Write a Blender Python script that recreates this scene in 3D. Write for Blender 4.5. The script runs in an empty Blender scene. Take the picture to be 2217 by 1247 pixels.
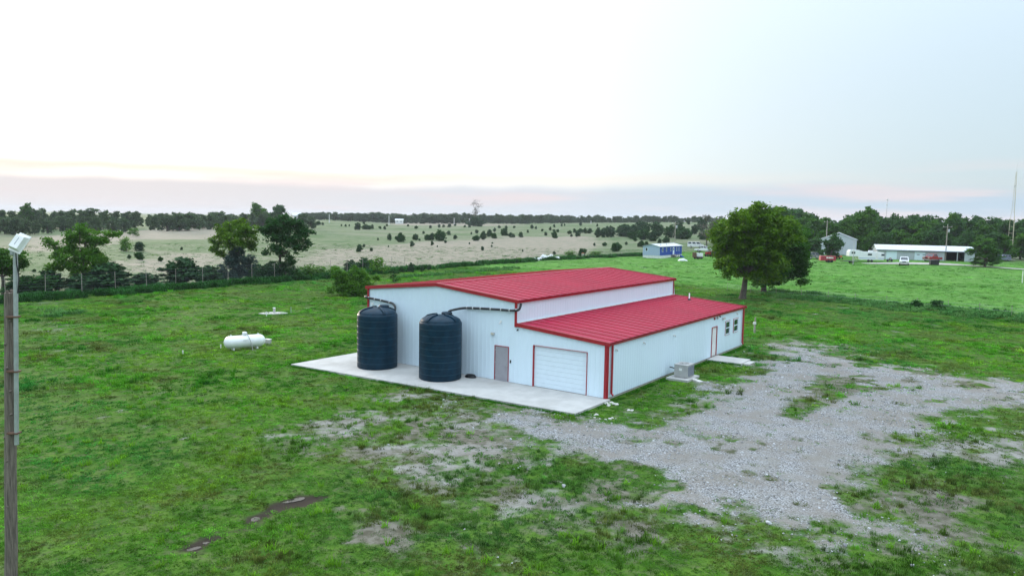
import bpy, bmesh, math, random
import numpy as np
from mathutils import Vector, Matrix, Euler

R = math.radians
scene = bpy.context.scene
col = scene.collection

# ------------------------------------------------------------------ camera
IW, IH = 2217.0, 1247.0                     # photograph frame used when measuring
FPX, PITCH, CAMH, ROLL = 1600.0, 0.093, 9.838, 0.017
_c, _s, _cr, _sr = math.cos(PITCH), math.sin(PITCH), math.cos(ROLL), math.sin(ROLL)
cam_data = bpy.data.cameras.new('camera')
cam = bpy.data.objects.new('camera', cam_data)
col.objects.link(cam)
right = Vector((_cr, _sr * _s, _sr * _c))
up = Vector((-_sr, _cr * _s, _cr * _c))
back = Vector((0, -_c, _s))
M = Matrix.Identity(4)
for i in range(3):
    M[i][0], M[i][1], M[i][2] = right[i], up[i], back[i]
M[0][3], M[1][3], M[2][3] = 0, 0, CAMH
cam.matrix_world = M
cam_data.sensor_fit = 'HORIZONTAL'
cam_data.sensor_width = 36
cam_data.lens = 36 * FPX / IW
cam_data.clip_start = 0.1
cam_data.clip_end = 20000
scene.camera = cam

# ------------------------------------------------------------------ light
SUN_EL, SUN_AZ = R(8.0), R(-34.0)           # azimuth measured from +Y towards +X
world = bpy.data.worlds.new('World')
scene.world = world
world.use_nodes = True
wn, wl_ = world.node_tree.nodes, world.node_tree.links
wn.clear()

def N(t, **kw):
    n = wn.new(t)
    for k, v in kw.items():
        setattr(n, k, v)
    return n

def wmath(op, a, b=None, c=None, clamp=False):
    n = wn.new('ShaderNodeMath'); n.operation = op; n.use_clamp = clamp
    for i, v in enumerate((a, b, c)):
        if v is None: continue
        if isinstance(v, (int, float)): n.inputs[i].default_value = v
        else: wl_.new(v, n.inputs[i])
    return n.outputs[0]

def wmix(f, a, b):
    n = wn.new('ShaderNodeMix'); n.data_type = 'RGBA'
    for s, v in ((0, f), (6, a), (7, b)):
        if isinstance(v, (int, float)): n.inputs[s].default_value = v
        elif isinstance(v, tuple): n.inputs[s].default_value = v
        else: wl_.new(v, n.inputs[s])
    return n.outputs[2]

sky = N('ShaderNodeTexSky', sky_type='NISHITA')
sky.sun_disc = False
sky.sun_elevation = SUN_EL
sky.sun_rotation = SUN_AZ
sky.altitude = 250
sky.air_density = 1.0
sky.dust_density = 2.2
sky.ozone_density = 2.0
tc = N('ShaderNodeTexCoord')
sep = N('ShaderNodeSeparateXYZ'); wl_.new(tc.outputs['Generated'], sep.inputs[0])
sx, sy, sz = sep.outputs
# thin high veil over the whole dome
zu = wmath('MAXIMUM', sz, 0.0)
rise = wmath('ADD', wmath('ADD', 0.86, wmath('MULTIPLY', zu, 0.25)), wmath('MULTIPLY', wmath('MULTIPLY', zu, zu), 2.4))          # an overcast dome brightens towards the zenith
vc = N('ShaderNodeVectorMath', operation='SCALE'); wl_.new(wmix(zu, (3.1, 3.85, 4.35, 1), (3.9, 4.6, 5.3, 1)), vc.inputs[0]); wl_.new(rise, vc.inputs['Scale'])
veil = wmix(0.80, sky.outputs[0], vc.outputs[0])
# glow of the veil round the sun, and the low cloud bank lying on the horizon
sd = (math.sin(SUN_AZ) * math.cos(SUN_EL), math.cos(SUN_AZ) * math.cos(SUN_EL), math.sin(SUN_EL))
dot = wmath('ADD', wmath('ADD', wmath('MULTIPLY', sx, sd[0]), wmath('MULTIPLY', sy, sd[1])), wmath('MULTIPLY', sz, sd[2]))
near = wmath('POWER', wmath('MAXIMUM', dot, 0.0), 3.6)
glow = wmix(wmath('MULTIPLY', near, 0.80), veil, (7.2, 6.8, 6.4, 1))
mp = N('ShaderNodeMapping'); mp.inputs['Scale'].default_value = (2.2, 2.2, 30.0)
wl_.new(tc.outputs['Generated'], mp.inputs[0])
nz = N('ShaderNodeTexNoise'); nz.inputs['Scale'].default_value = 1.6; nz.inputs['Detail'].default_value = 5; nz.inputs['Roughness'].default_value = 0.5
wl_.new(mp.outputs[0], nz.inputs['Vector'])
mp2 = N('ShaderNodeMapping'); mp2.inputs['Scale'].default_value = (1.5, 1.5, 0.0)
wl_.new(tc.outputs['Generated'], mp2.inputs[0])
nz2 = N('ShaderNodeTexNoise'); nz2.inputs['Scale'].default_value = 3.0; nz2.inputs['Detail'].default_value = 3
wl_.new(mp2.outputs[0], nz2.inputs['Vector'])
edge = wmath('ADD', 0.048, wmath('MULTIPLY', wmath('SUBTRACT', nz2.outputs[0], 0.5), 0.03))
bank = N('ShaderNodeMapRange', interpolation_type='SMOOTHSTEP')
wl_.new(wmath('SUBTRACT', edge, sz), bank.inputs['Value'])
bank.inputs['From Min'].default_value = -0.006; bank.inputs['From Max'].default_value = 0.013
# ragged streaks above and inside the bank, away from the sun
str_ = N('ShaderNodeMapRange', interpolation_type='SMOOTHSTEP')
wl_.new(nz.outputs[0], str_.inputs['Value'])
str_.inputs['From Min'].default_value = 0.48; str_.inputs['From Max'].default_value = 0.68
low = N('ShaderNodeMapRange', interpolation_type='SMOOTHSTEP')
wl_.new(sz, low.inputs['Value'])
low.inputs['From Min'].default_value = 0.09; low.inputs['From Max'].default_value = 0.03
bankf = wmath('MULTIPLY', bank.outputs[0], wmath('ADD', 0.75, wmath('MULTIPLY', near, 0.25)))
bankcol = wmix(near, (2.3, 3.0, 3.7, 1), (3.3, 3.1, 3.2, 1))
c1 = wmix(wmath('MULTIPLY', bankf, 0.92), glow, bankcol)
strf = wmath('MULTIPLY', wmath('MULTIPLY', str_.outputs[0], low.outputs[0]), 0.75)
c2 = wmix(strf, c1, (4.0, 3.4, 3.4, 1))
# lit rim of the bank
rim = N('ShaderNodeMapRange', interpolation_type='SMOOTHSTEP')
wl_.new(wmath('ABSOLUTE', wmath('SUBTRACT', wmath('SUBTRACT', sz, edge), 0.006)), rim.inputs['Value'])
rim.inputs['From Min'].default_value = 0.012; rim.inputs['From Max'].default_value = 0.0
c2 = wmix(wmath('MULTIPLY', wmath('MULTIPLY', rim.outputs[0], near), 0.9), c2, (4.6, 3.75, 3.25, 1))
bg = N('ShaderNodeBackground'); bg.inputs['Strength'].default_value = 0.1
wl_.new(c2, bg.inputs['Color'])
wo = N('ShaderNodeOutputWorld'); wl_.new(bg.outputs[0], wo.inputs['Surface'])

sun_d = bpy.data.lights.new('sun', 'SUN')
sun_d.energy = 1.3
sun_d.angle = R(14)
sun_d.color = (1.0, 0.86, 0.70)
sun = bpy.data.objects.new('sun', sun_d)
col.objects.link(sun)
sun.rotation_euler = Vector(sd).to_track_quat('Z', 'Y').to_euler()

scene.view_settings.view_transform = 'Standard'
scene.view_settings.look = 'None'
scene.view_settings.exposure = 1.2
scene.view_settings.gamma = 1.0
scene.view_settings.use_curve_mapping = False
scene.cycles.max_bounces = 6
scene.cycles.diffuse_bounces = 3
scene.cycles.glossy_bounces = 2
scene.cycles.transmission_bounces = 3
scene.cycles.transparent_max_bounces = 8
scene.cycles.caustics_reflective = False
scene.cycles.caustics_refractive = False
scene.cycles.use_denoising = True

# ------------------------------------------------------------------ numpy helpers
def smooth(a, b, x):
    t = np.clip((np.asarray(x, float) - a) / (b - a), 0, 1)
    return t * t * (3 - 2 * t)

def vnoise(x, y, seed=0):
    x = np.asarray(x, float); y = np.asarray(y, float)
    xi = np.floor(x).astype(np.int64); yi = np.floor(y).astype(np.int64)
    fx, fy = x - xi, y - yi
    fx = fx * fx * (3 - 2 * fx); fy = fy * fy * (3 - 2 * fy)
    def h(i, j):
        n = (i * 374761393 + j * 668265263 + seed * 974634777) & 0x7fffffff
        n = ((n ^ (n >> 13)) * 1274126177) & 0x7fffffff
        return ((n ^ (n >> 16)) & 0xffff) / 65535.0
    return (h(xi, yi) * (1 - fx) + h(xi + 1, yi) * fx) * (1 - fy) + (h(xi, yi + 1) * (1 - fx) + h(xi + 1, yi + 1) * fx) * fy

def fbm(x, y, seed=0, octv=4):
    s = 0; a = 0.5; t = 0
    for o in range(octv):
        s = s + a * vnoise(x * 2 ** o + o * 17.3, y * 2 ** o - o * 9.1, seed + o)
        t += a; a *= 0.5
    return s / t

_az_t = [-0.9, -0.7, -0.45, -0.26, -0.16, 0.01, 0.10, 0.25, 0.45, 0.9]
_az_a = [4.5, 4.5, 5.2, 6.0, 3.6, 5.2, 7.2, 9.6, 8.6, 8.0]

def Z(x, y):
    """height of the ground"""
    x = np.asarray(x, float); y = np.asarray(y, float)
    r = np.hypot(x, y)
    t = x / np.maximum(y, 20.0)
    amp = np.interp(t, _az_t, _az_a)
    z = -0.12 + amp * smooth(150, 690, r)
    z = z + 0.10 * (fbm(x / 7, y / 7, 5, 3) - 0.5) * smooth(12, 40, np.abs(x - 2) + np.abs(y - 46)) * smooth(95, 60, r) \
          + 0.8 * (fbm(x / 60, y / 60, 9, 2) - 0.5) * smooth(110, 220, r)
    return z

_T = np.geomspace(0.004, 6.0, 6000)
def ray(x, y):
    u, v = x - IW / 2, y - IH / 2
    u, v = u * _cr + v * _sr, -u * _sr + v * _cr
    return np.array([u, FPX * _c - v * _s, -FPX * _s - v * _c])

def G(x, y):
    """where the line of sight through a photo pixel meets the ground"""
    d = ray(x, y)
    P = d[:, None] * _T[None, :]
    below = (P[2] + CAMH) < Z(P[0], P[1])
    i = int(np.argmax(below)) if below.any() else len(_T) - 1
    return Vector((P[0, i], P[1, i], float(Z(P[0, i], P[1, i]))))

def D(x, y, Y):
    """point on a line of sight at the distance Y"""
    d = ray(x, y) * (Y / ray(x, y)[1])
    return Vector((d[0], d[1], d[2] + CAMH))

# ------------------------------------------------------------------ object helpers
def empty(name, loc, rz=0.0):
    o = bpy.data.objects.new(name, None)
    o.empty_display_size = 0.2
    o.location = loc; o.rotation_euler = (0, 0, rz)
    col.objects.link(o)
    return o

def tag(o, label=None, cat=None, group=None, kind=None):
    if label: o['label'] = label
    if cat: o['category'] = cat
    if group: o['group'] = group
    if kind: o['kind'] = kind
    return o

def link(name, me, parent=None, loc=None, rot=None):
    o = bpy.data.objects.new(name, me)
    col.objects.link(o)
    if parent: o.parent = parent
    if loc is not None: o.location = loc
    if rot is not None: o.rotation_euler = rot
    return o

def copy_tree(o, parent=None):
    c = o.copy(); col.objects.link(c); c.parent = parent
    for ch in list(o.children):
        copy_tree(ch, c)
    return c

class MB:
    def __init__(self): self.v = []; self.f = []; self.sm = []
    def add(self, vs, fs, smooth=False):
        b = len(self.v)
        self.v += [tuple(p) for p in vs]
        for f in fs:
            self.f.append(tuple(i + b for i in f)); self.sm.append(smooth)
        return self
    def box(self, x0, x1, y0, y1, z0, z1, c=0.0):
        if c <= 0:
            vs = [(x0, y0, z0), (x1, y0, z0), (x1, y1, z0), (x0, y1, z0), (x0, y0, z1), (x1, y0, z1), (x1, y1, z1), (x0, y1, z1)]
            return self.add(vs, [(0, 3, 2, 1), (4, 5, 6, 7), (0, 1, 5, 4), (1, 2, 6, 5), (2, 3, 7, 6), (3, 0, 4, 7)])
        bm = bmesh.new(); bmesh.ops.create_cube(bm, size=1)
        for v in bm.verts:
            v.co = Vector(((x0 + x1) / 2 + v.co.x * (x1 - x0), (y0 + y1) / 2 + v.co.y * (y1 - y0), (z0 + z1) / 2 + v.co.z * (z1 - z0)))
        bmesh.ops.bevel(bm, geom=bm.edges[:], offset=c, segments=2, profile=0.5, affect='EDGES')
        bm.verts.index_update()
        self.add([v.co for v in bm.verts], [[v.index for v in f.verts] for f in bm.faces]); bm.free()
        return self
    def hexa(self, P):
        return self.add(P, [(0, 3, 2, 1), (4, 5, 6, 7), (0, 1, 5, 4), (1, 2, 6, 5), (2, 3, 7, 6), (3, 0, 4, 7)])
    def beam(self, p, q, w, h, upv=(0, 0, 1), off=(0, 0)):
        p, q = Vector(p), Vector(q)
        t = (q - p).normalized(); s = t.cross(Vector(upv))
        if s.length < 1e-4: s = Vector((1, 0, 0))
        s.normalize(); u = s.cross(t)
        P = []
        for b in (p, q):
            for (i, j) in ((-1, -1), (1, -1), (1, 1), (-1, 1)):
                P.append(b + s * (i * w / 2 + off[0]) + u * (j * h / 2 + off[1]))
        return self.add(P, [(0, 1, 2, 3), (7, 6, 5, 4), (0, 4, 5, 1), (1, 5, 6, 2), (2, 6, 7, 3), (3, 7, 4, 0)])
    def tube(self, pts, rad, n=8, cap=True, smooth=True):
        pts = [Vector(p) for p in pts]
        if not isinstance(rad, (list, tuple)): rad = [rad] * len(pts)
        vs, fs = [], []
        ref = None
        for i, p in enumerate(pts):
            t = (pts[min(i + 1, len(pts) - 1)] - pts[max(i - 1, 0)]).normalized()
            if ref is None:
                ref = Vector((0, 0, 1)) if abs(t.z) < 0.9 else Vector((1, 0, 0))
            a = t.cross(ref).normalized(); b = a.cross(t); ref = b
            for k in range(n):
                an = 2 * math.pi * k / n
                vs.append(p + (a * math.cos(an) + b * math.sin(an)) * rad[i])
        for i in range(len(pts) - 1):
            for k in range(n):
                fs.append((i * n + k, i * n + (k + 1) % n, (i + 1) * n + (k + 1) % n, (i + 1) * n + k))
        self.add(vs, fs, smooth)
        if cap:
            self.add(vs[:n], [tuple(reversed(range(n)))]); self.add(vs[-n:], [tuple(range(n))])
        return self
    def lathe(self, prof, n=32, c=(0, 0, 0), smooth=True):
        vs, fs = [], []
        for (r, z) in prof:
            for k in range(n):
                a = 2 * math.pi * k / n
                vs.append((c[0] + r * math.cos(a), c[1] + r * math.sin(a), c[2] + z))
        for i in range(len(prof) - 1):
            for k in range(n):
                fs.append((i * n + k, i * n + (k + 1) % n, (i + 1) * n + (k + 1) % n, (i + 1) * n + k))
        fs.append(tuple(reversed(range(n)))); fs.append(tuple(range((len(prof) - 1) * n, len(prof) * n)))
        return self.add(vs, fs, smooth)
    def prism(self, poly, a, b, axis='y'):
        n = len(poly)
        if axis == 'y': vs = [(p[0], a, p[1]) for p in poly] + [(p[0], b, p[1]) for p in poly]
        elif axis == 'x': vs = [(a, p[0], p[1]) for p in poly] + [(b, p[0], p[1]) for p in poly]
        else: vs = [(p[0], p[1], a) for p in poly] + [(p[0], p[1], b) for p in poly]
        fs = [tuple(range(n)), tuple(range(2 * n - 1, n - 1, -1))] + [(i, (i + 1) % n, n + (i + 1) % n, n + i) for i in range(n)]
        return self.add(vs, fs)
    def mesh(self, name, m):
        me = bpy.data.meshes.new(name)
        me.from_pydata(self.v, [], self.f)
        me.polygons.foreach_set('use_smooth', self.sm)
        me.materials.append(m)
        bm = bmesh.new(); bm.from_mesh(me); bmesh.ops.recalc_face_normals(bm, faces=bm.faces[:]); bm.to_mesh(me); bm.free()
        return me
    def build(self, name, m, parent=None, loc=None, rot=None):
        return link(name, self.mesh(name, m), parent, loc, rot)

# ------------------------------------------------------------------ materials
def new_mat(name):
    m = bpy.data.materials.new(name); m.use_nodes = True
    nt = m.node_tree
    return m, nt, nt.nodes['Principled BSDF']

def mth(nt, op, a, b=None, clamp=False):
    n = nt.nodes.new('ShaderNodeMath'); n.operation = op; n.use_clamp = clamp
    for i, v in enumerate((a, b)):
        if v is None: continue
        if isinstance(v, (int, float)): n.inputs[i].default_value = v
        else: nt.links.new(v, n.inputs[i])
    return n.outputs[0]

def mixc(nt, f, a, b, blend='MIX'):
    n = nt.nodes.new('ShaderNodeMix'); n.data_type = 'RGBA'; n.blend_type = blend
    for s, v in ((0, f), (6, a), (7, b)):
        if isinstance(v, (int, float)): n.inputs[s].default_value = v
        elif isinstance(v, (tuple, list)): n.inputs[s].default_value = (*v[:3], 1)
        else: nt.links.new(v, n.inputs[s])
    return n.outputs[2]

def noise(nt, scale, detail=4, rough=0.55, vec=None, stretch=None, obj=True):
    n = nt.nodes.new('ShaderNodeTexNoise')
    n.inputs['Scale'].default_value = scale; n.inputs['Detail'].default_value = detail; n.inputs['Roughness'].default_value = rough
    if vec is None:
        t = nt.nodes.new('ShaderNodeTexCoord'); vec = t.outputs['Object']
    if stretch:
        mpn = nt.nodes.new('ShaderNodeMapping'); mpn.inputs['Scale'].default_value = stretch
        nt.links.new(vec, mpn.inputs[0]); vec = mpn.outputs[0]
    nt.links.new(vec, n.inputs['Vector'])
    return n.outputs[0]

def ramp(nt, v, lo, hi):
    n = nt.nodes.new('ShaderNodeMapRange'); n.interpolation_type = 'SMOOTHSTEP'
    nt.links.new(v, n.inputs['Value'])
    n.inputs['From Min'].default_value = lo; n.inputs['From Max'].default_value = hi
    return n.outputs[0]

def bump(nt, bsdf, h, strength=0.3, dist=0.02):
    b = nt.nodes.new('ShaderNodeBump'); b.inputs['Strength'].default_value = strength; b.inputs['Distance'].default_value = dist
    nt.links.new(h, b.inputs['Height']); nt.links.new(b.outputs[0], bsdf.inputs['Normal'])

def plain(name, c, rough=0.6, metal=0.0, var=0.12, scale=3.0, stretch=None, dirt=None, spec=0.5, bmp=0.0):
    m, nt, b = new_mat(name)
    n = noise(nt, scale, 5, 0.6, stretch=stretch)
    dark = tuple(x * (1 - var) for x in c); lite = tuple(min(1, x * (1 + var)) for x in c)
    cc = mixc(nt, ramp(nt, n, 0.3, 0.7), dark, lite)
    if dirt:
        n2 = noise(nt, scale * 0.4, 6, 0.65, stretch=stretch)
        cc = mixc(nt, mth(nt, 'MULTIPLY', ramp(nt, n2, 0.5, 0.75), dirt[1]), cc, dirt[0])
    nt.links.new(cc, b.inputs['Base Color'])
    b.inputs['Roughness'].default_value = rough; b.inputs['Metallic'].default_value = metal
    b.inputs['Specular IOR Level'].default_value = spec
    if bmp: bump(nt, b, noise(nt, scale * 8, 4, 0.6, stretch=stretch), bmp, 0.01)
    return m

MT = {}
MT['white'] = plain('white_metal_siding', (0.715, 0.84, 0.93), 0.42, var=0.02, scale=0.5, dirt=((0.62, 0.70, 0.74), 0.12), stretch=(1, 1, 0.25))  # blue of the reflected sky is put into this base colour
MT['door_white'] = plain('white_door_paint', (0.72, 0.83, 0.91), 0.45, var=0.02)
MT['red'] = plain('red_metal_roof', (0.385, 0.002, 0.040), 0.33, var=0.10, scale=0.35, dirt=((0.36, 0.015, 0.05), 0.5), spec=0.27)
MT['redtrim'] = plain('red_trim_paint', (0.34, 0.012, 0.022), 0.4, var=0.08)
MT['concrete'] = plain('concrete', (0.46, 0.445, 0.425), 0.9, var=0.10, scale=0.9, dirt=((0.33, 0.31, 0.28), 0.55), bmp=0.15)
MT['foundation'] = plain('foundation_concrete', (0.36, 0.34, 0.30), 0.95, var=0.2, scale=2, dirt=((0.22, 0.19, 0.15), 0.6), bmp=0.3)
MT['tank'] = plain('dark_blue_polyethylene', (0.0003, 0.0220, 0.044), 0.48, var=0.25, scale=2.5, dirt=((0.003, 0.024, 0.042), 0.5), bmp=0.08, spec=0.22)
MT['tankband'] = plain('lighter_blue_polyethylene', (0.006, 0.050, 0.085), 0.5, var=0.2, scale=2.5, spec=0.3)  # bands get a lighter blue than the shell
MT['black'] = plain('black_plastic', (0.012, 0.013, 0.016), 0.4, var=0.2)
MT['greydoor'] = plain('grey_door_paint', (0.34, 0.33, 0.36), 0.5, var=0.05)
MT['steel'] = plain('galvanised_steel', (0.46, 0.48, 0.50), 0.42, 0.55, var=0.12, scale=6)
MT['offwhite'] = plain('off_white_paint', (0.74, 0.74, 0.72), 0.55, var=0.07, dirt=((0.45, 0.42, 0.36), 0.25))
MT['propane'] = plain('white_tank_enamel', (0.78, 0.79, 0.80), 0.38, var=0.04, dirt=((0.5, 0.47, 0.42), 0.2))
MT['glass'] = plain('window_glass', (0.020, 0.032, 0.042), 0.08, var=0.2, spec=0.8)
MT['acgrey'] = plain('condenser_grey_enamel', (0.42, 0.41, 0.40), 0.5, var=0.08)
MT['grille'] = plain('dark_grille', (0.16, 0.18, 0.24), 0.6, var=0.3, scale=8)
MT['wood'] = plain('weathered_pole_wood', (0.17, 0.14, 0.115), 0.95, var=0.45, scale=7, stretch=(6, 6, 0.35), dirt=((0.07, 0.055, 0.045), 0.8), bmp=0.8)
MT['bark'] = plain('bark', (0.085, 0.07, 0.058), 0.95, var=0.4, scale=4, stretch=(3, 3, 0.6), bmp=0.7)
MT['postwood'] = plain('fence_post_wood', (0.30, 0.27, 0.23), 0.9, var=0.3, scale=6)
MT['blue'] = plain('blue_vinyl_siding', (0.008, 0.055, 0.36), 0.55, var=0.1)
MT['paleblue'] = plain('pale_blue_siding', (0.36, 0.45, 0.60), 0.55, var=0.05)
MT['greyroof'] = plain('pale_metal_roof', (0.60, 0.62, 0.64), 0.45, var=0.06, dirt=((0.45, 0.42, 0.38), 0.3), scale=0.6)
MT['greywall'] = plain('grey_metal_siding', (0.46, 0.49, 0.53), 0.5, var=0.06, scale=0.8)
MT['barnwall'] = plain('barn_metal_siding', (0.50, 0.53, 0.58), 0.5, var=0.06, scale=0.8)
MT['darkbay'] = plain('dark_interior', (0.02, 0.022, 0.025), 0.9, var=0.3)  # near-black colour paints in the shade inside the open bays
MT['carwhite'] = plain('white_car_paint', (0.78, 0.79, 0.80), 0.25, var=0.02)
MT['carred'] = plain('red_car_paint', (0.30, 0.010, 0.014), 0.25, var=0.05)
MT['trailerred'] = plain('red_trailer_paint', (0.36, 0.035, 0.05), 0.5, var=0.15)
MT['tyre'] = plain('tyre_rubber', (0.018, 0.018, 0.019), 0.85, var=0.2)
MT['stone'] = plain('limestone', (0.52, 0.50, 0.47), 0.95, var=0.2, scale=5, bmp=0.4)
MT['rust'] = plain('rusty_steel', (0.13, 0.07, 0.045), 0.85, var=0.4, scale=6)
MT['strobe'] = plain('red_strobe_plastic', (0.30, 0.008, 0.012), 0.35, var=0.05)
MT['lampglass'] = plain('wall_lamp_lens', (0.55, 0.53, 0.42), 0.3, var=0.05)
MT['wrap'] = plain('white_bale_wrap', (0.76, 0.77, 0.78), 0.4, var=0.08)
MT['orange'] = plain('orange_paint', (0.55, 0.13, 0.03), 0.5, var=0.1)
MT['scrap'] = plain('mixed_scrap', (0.16, 0.15, 0.15), 0.8, var=0.7, scale=1.5, dirt=((0.55, 0.55, 0.56), 0.8))

def leaf_mat(name, c1, c2, trans=0.35):
    """leaves: each leaf's own hue comes from its tint attribute"""
    m, nt, b = new_mat(name)
    a = nt.nodes.new('ShaderNodeAttribute'); a.attribute_name = 'tint'
    oi = nt.nodes.new('ShaderNodeObjectInfo')
    f = mth(nt, 'ADD', mth(nt, 'MULTIPLY', a.outputs['Fac'], 0.75), mth(nt, 'MULTIPLY', oi.outputs['Random'], 0.25))
    cc = mixc(nt, f, c1, c2)
    nt.links.new(cc, b.inputs['Base Color'])
    b.inputs['Roughness'].default_value = 0.6
    b.inputs['Specular IOR Level'].default_value = 0.10
    t = nt.nodes.new('ShaderNodeBsdfTranslucent'); nt.links.new(cc, t.inputs['Color'])
    ms = nt.nodes.new('ShaderNodeMixShader'); ms.inputs[0].default_value = trans
    nt.links.new(b.outputs[0], ms.inputs[1]); nt.links.new(t.outputs[0], ms.inputs[2])
    nt.links.new(ms.outputs[0], nt.nodes['Material Output'].inputs['Surface'])
    return m

LEAF = {
    'oak':    leaf_mat('broadleaf_dark', (0.022, 0.088, 0.010), (0.088, 0.215, 0.022)),
    'olive':  leaf_mat('broadleaf_olive', (0.030, 0.100, 0.005), (0.135, 0.255, 0.012)),
    'deep':   leaf_mat('broadleaf_deep', (0.012, 0.060, 0.015), (0.045, 0.140, 0.026)),
    'wood':   leaf_mat('woodland_leaves', (0.018, 0.070, 0.020), (0.066, 0.160, 0.034)),
    'cedar':  leaf_mat('cedar_needles', (0.016, 0.055, 0.022), (0.048, 0.115, 0.038), 0.15),
    'bluecedar': leaf_mat('bluish_cedar_needles', (0.020, 0.055, 0.048), (0.080, 0.125, 0.105), 0.15),
    'shrub':  leaf_mat('shrub_leaves', (0.030, 0.115, 0.010), (0.115, 0.260, 0.020)),
    'far':    leaf_mat('hazed_wood_leaves', (0.042, 0.085, 0.038), (0.105, 0.170, 0.068)),  # greyed, paler leaf colour carries the haze of distance
    'sparse': leaf_mat('grey_dry_leaves', (0.07, 0.085, 0.065), (0.16, 0.16, 0.12)),
}

# ------------------------------------------------------------------ building frame
BX, BY, BYAW = 5.327, 40.307, 0.613
WL, WM, BL = 6.136, 12.559, 23.482
HL, HU, HM, HR = 3.109, 3.610, 5.003, 5.602
XR = -(WL + WM / 2)          # ridge line
XL = -(WL + WM)              # outer long wall
_by, _bs = math.cos(BYAW), math.sin(BYAW)
def BW(x, y, z=0.0):
    """building-local point to world"""
    return Vector((BX + x * _by + y * _bs, BY - x * _bs + y * _by, z))
def WB(x, y):
    dx, dy = np.asarray(x) - BX, np.asarray(y) - BY
    return dx * _by - dy * _bs, dx * _bs + dy * _by

# ------------------------------------------------------------------ ground cover maps (world space)
def poly_px(pts):
    return np.array([[*G(a, b)[:2]] for a, b in pts])

def sdpoly(x, y, P):
    x = np.asarray(x, float); y = np.asarray(y, float)
    ins = np.zeros(x.shape, bool); dm = np.full(x.shape, 1e9)
    for i in range(len(P)):
        ax, ay = P[i]; bx, by = P[(i + 1) % len(P)]
        ex, ey = bx - ax, by - ay
        t = np.clip(((x - ax) * ex + (y - ay) * ey) / (ex * ex + ey * ey + 1e-9), 0, 1)
        dm = np.minimum(dm, np.hypot(x - ax - t * ex, y - ay - t * ey))
        c = (ay > y) != (by > y)
        ins ^= c & (x < (bx - ax) * (y - ay) / (by - ay + 1e-12) + ax)
    return np.where(ins, dm, -dm)

GRAVEL = [poly_px(p) for p in (
    [(1000, 872), (1120, 882), (1250, 903), (1330, 918), (1420, 915), (1470, 893), (1540, 850), (1600, 808), (1660, 772), (1690, 752),
     (1760, 752), (1850, 772), (2000, 803), (2217, 832), (2420, 862), (2420, 900), (2200, 868), (2090, 885), (2010, 905), (1990, 930), (1930, 965),
     (1890, 1000), (1880, 1050), (1870, 1085), (1930, 1118), (2010, 1150), (1990, 1180), (1860, 1160), (1760, 1150),
     (1640, 1140), (1500, 1095), (1430, 1075), (1400, 1040), (1290, 1015), (1210, 985), (1130, 940), (1050, 905)],)]
DIRT = [poly_px(p) for p in (
    [(610, 942), (700, 915), (790, 895), (850, 885), (860, 900), (800, 922), (760, 945), (680, 955)],
    [(815, 950), (850, 940), (900, 975), (1000, 965), (1090, 955), (1120, 985), (1040, 1015), (960, 1040), (890, 1030), (860, 1000)],
    [(960, 900), (1030, 905), (1100, 925), (1080, 950), (1000, 930)],
    [(1060, 1095), (1150, 1080), (1250, 1095), (1220, 1120), (1100, 1120)],
    [(1980, 950), (2080, 935), (2217, 938), (2400, 950), (2400, 1020), (2217, 1015), (2110, 1010), (2030, 985)],
    [(2120, 865), (2217, 850), (2400, 870), (2400, 900), (2217, 885)],
    [(60, 700), (140, 690), (190, 705), (150, 725), (80, 722)],
    [(200, 712), (270, 702), (300, 712), (260, 718)],
    [(30, 660), (100, 650), (140, 655), (100, 668)],
    [(235, 785), (290, 770), (310, 778), (260, 795)],
    [(1660, 745), (1720, 738), (1800, 745), (1850, 765), (1760, 755)],
    [(1385, 912), (1430, 885), (1480, 860), (1470, 880), (1430, 905)],
    [(520, 757), (560, 750), (580, 752), (550, 763)],
    [(1460, 1085), (1530, 1090), (1640, 1135), (1620, 1150), (1500, 1110)],
    [(840, 862), (900, 852), (915, 862), (870, 872)],
    [(1690, 1190), (1740, 1165), (1770, 1180), (1720, 1205)],
)]
MUD = [poly_px(p) for p in (
    [(395, 1190), (430, 1165), (480, 1150), (530, 1120), (590, 1090), (640, 1068), (685, 1078), (650, 1092), (590, 1115), (540, 1145), (480, 1165), (430, 1195)],)]
DEAD = [poly_px(p) for p in (
    [(950, 935), (1050, 930), (1110, 960), (1130, 985), (1050, 990), (980, 975)],
    [(780, 1120), (860, 1110), (900, 1150), (850, 1190), (780, 1170)],
    [(1330, 1130), (1400, 1140), (1420, 1180), (1340, 1180)],
    [(2000, 1060), (2080, 1075), (2060, 1150), (2010, 1120)],
    [(1930, 960), (1990, 940), (1960, 990), (1890, 1005)],
)]
TRAMPLED = [poly_px([(600, 935), (780, 890), (1000, 865), (1240, 990), (1440, 1085), (1420, 1170), (1150, 1165), (900, 1100), (720, 1010)]), poly_px([(1880, 1010), (2000, 1060), (2120, 1120), (2217, 1160), (2217, 1230), (1950, 1200), (1850, 1100)])]
TALL = [poly_px(p) for p in (
    [(50, 678), (100, 664), (170, 668), (185, 680), (120, 690)],
    [(268, 700), (290, 692), (320, 698), (310, 710), (275, 708)],
    [(1640, 640), (1760, 655), (1900, 670), (2100, 690), (2300, 712), (2300, 690), (2150, 672), (2000, 662), (1860, 648), (1740, 632), (1660, 628)],
    [(860, 606), (960, 596), (1080, 588), (1140, 578), (1050, 583), (930, 592), (850, 600)],
)]
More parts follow.
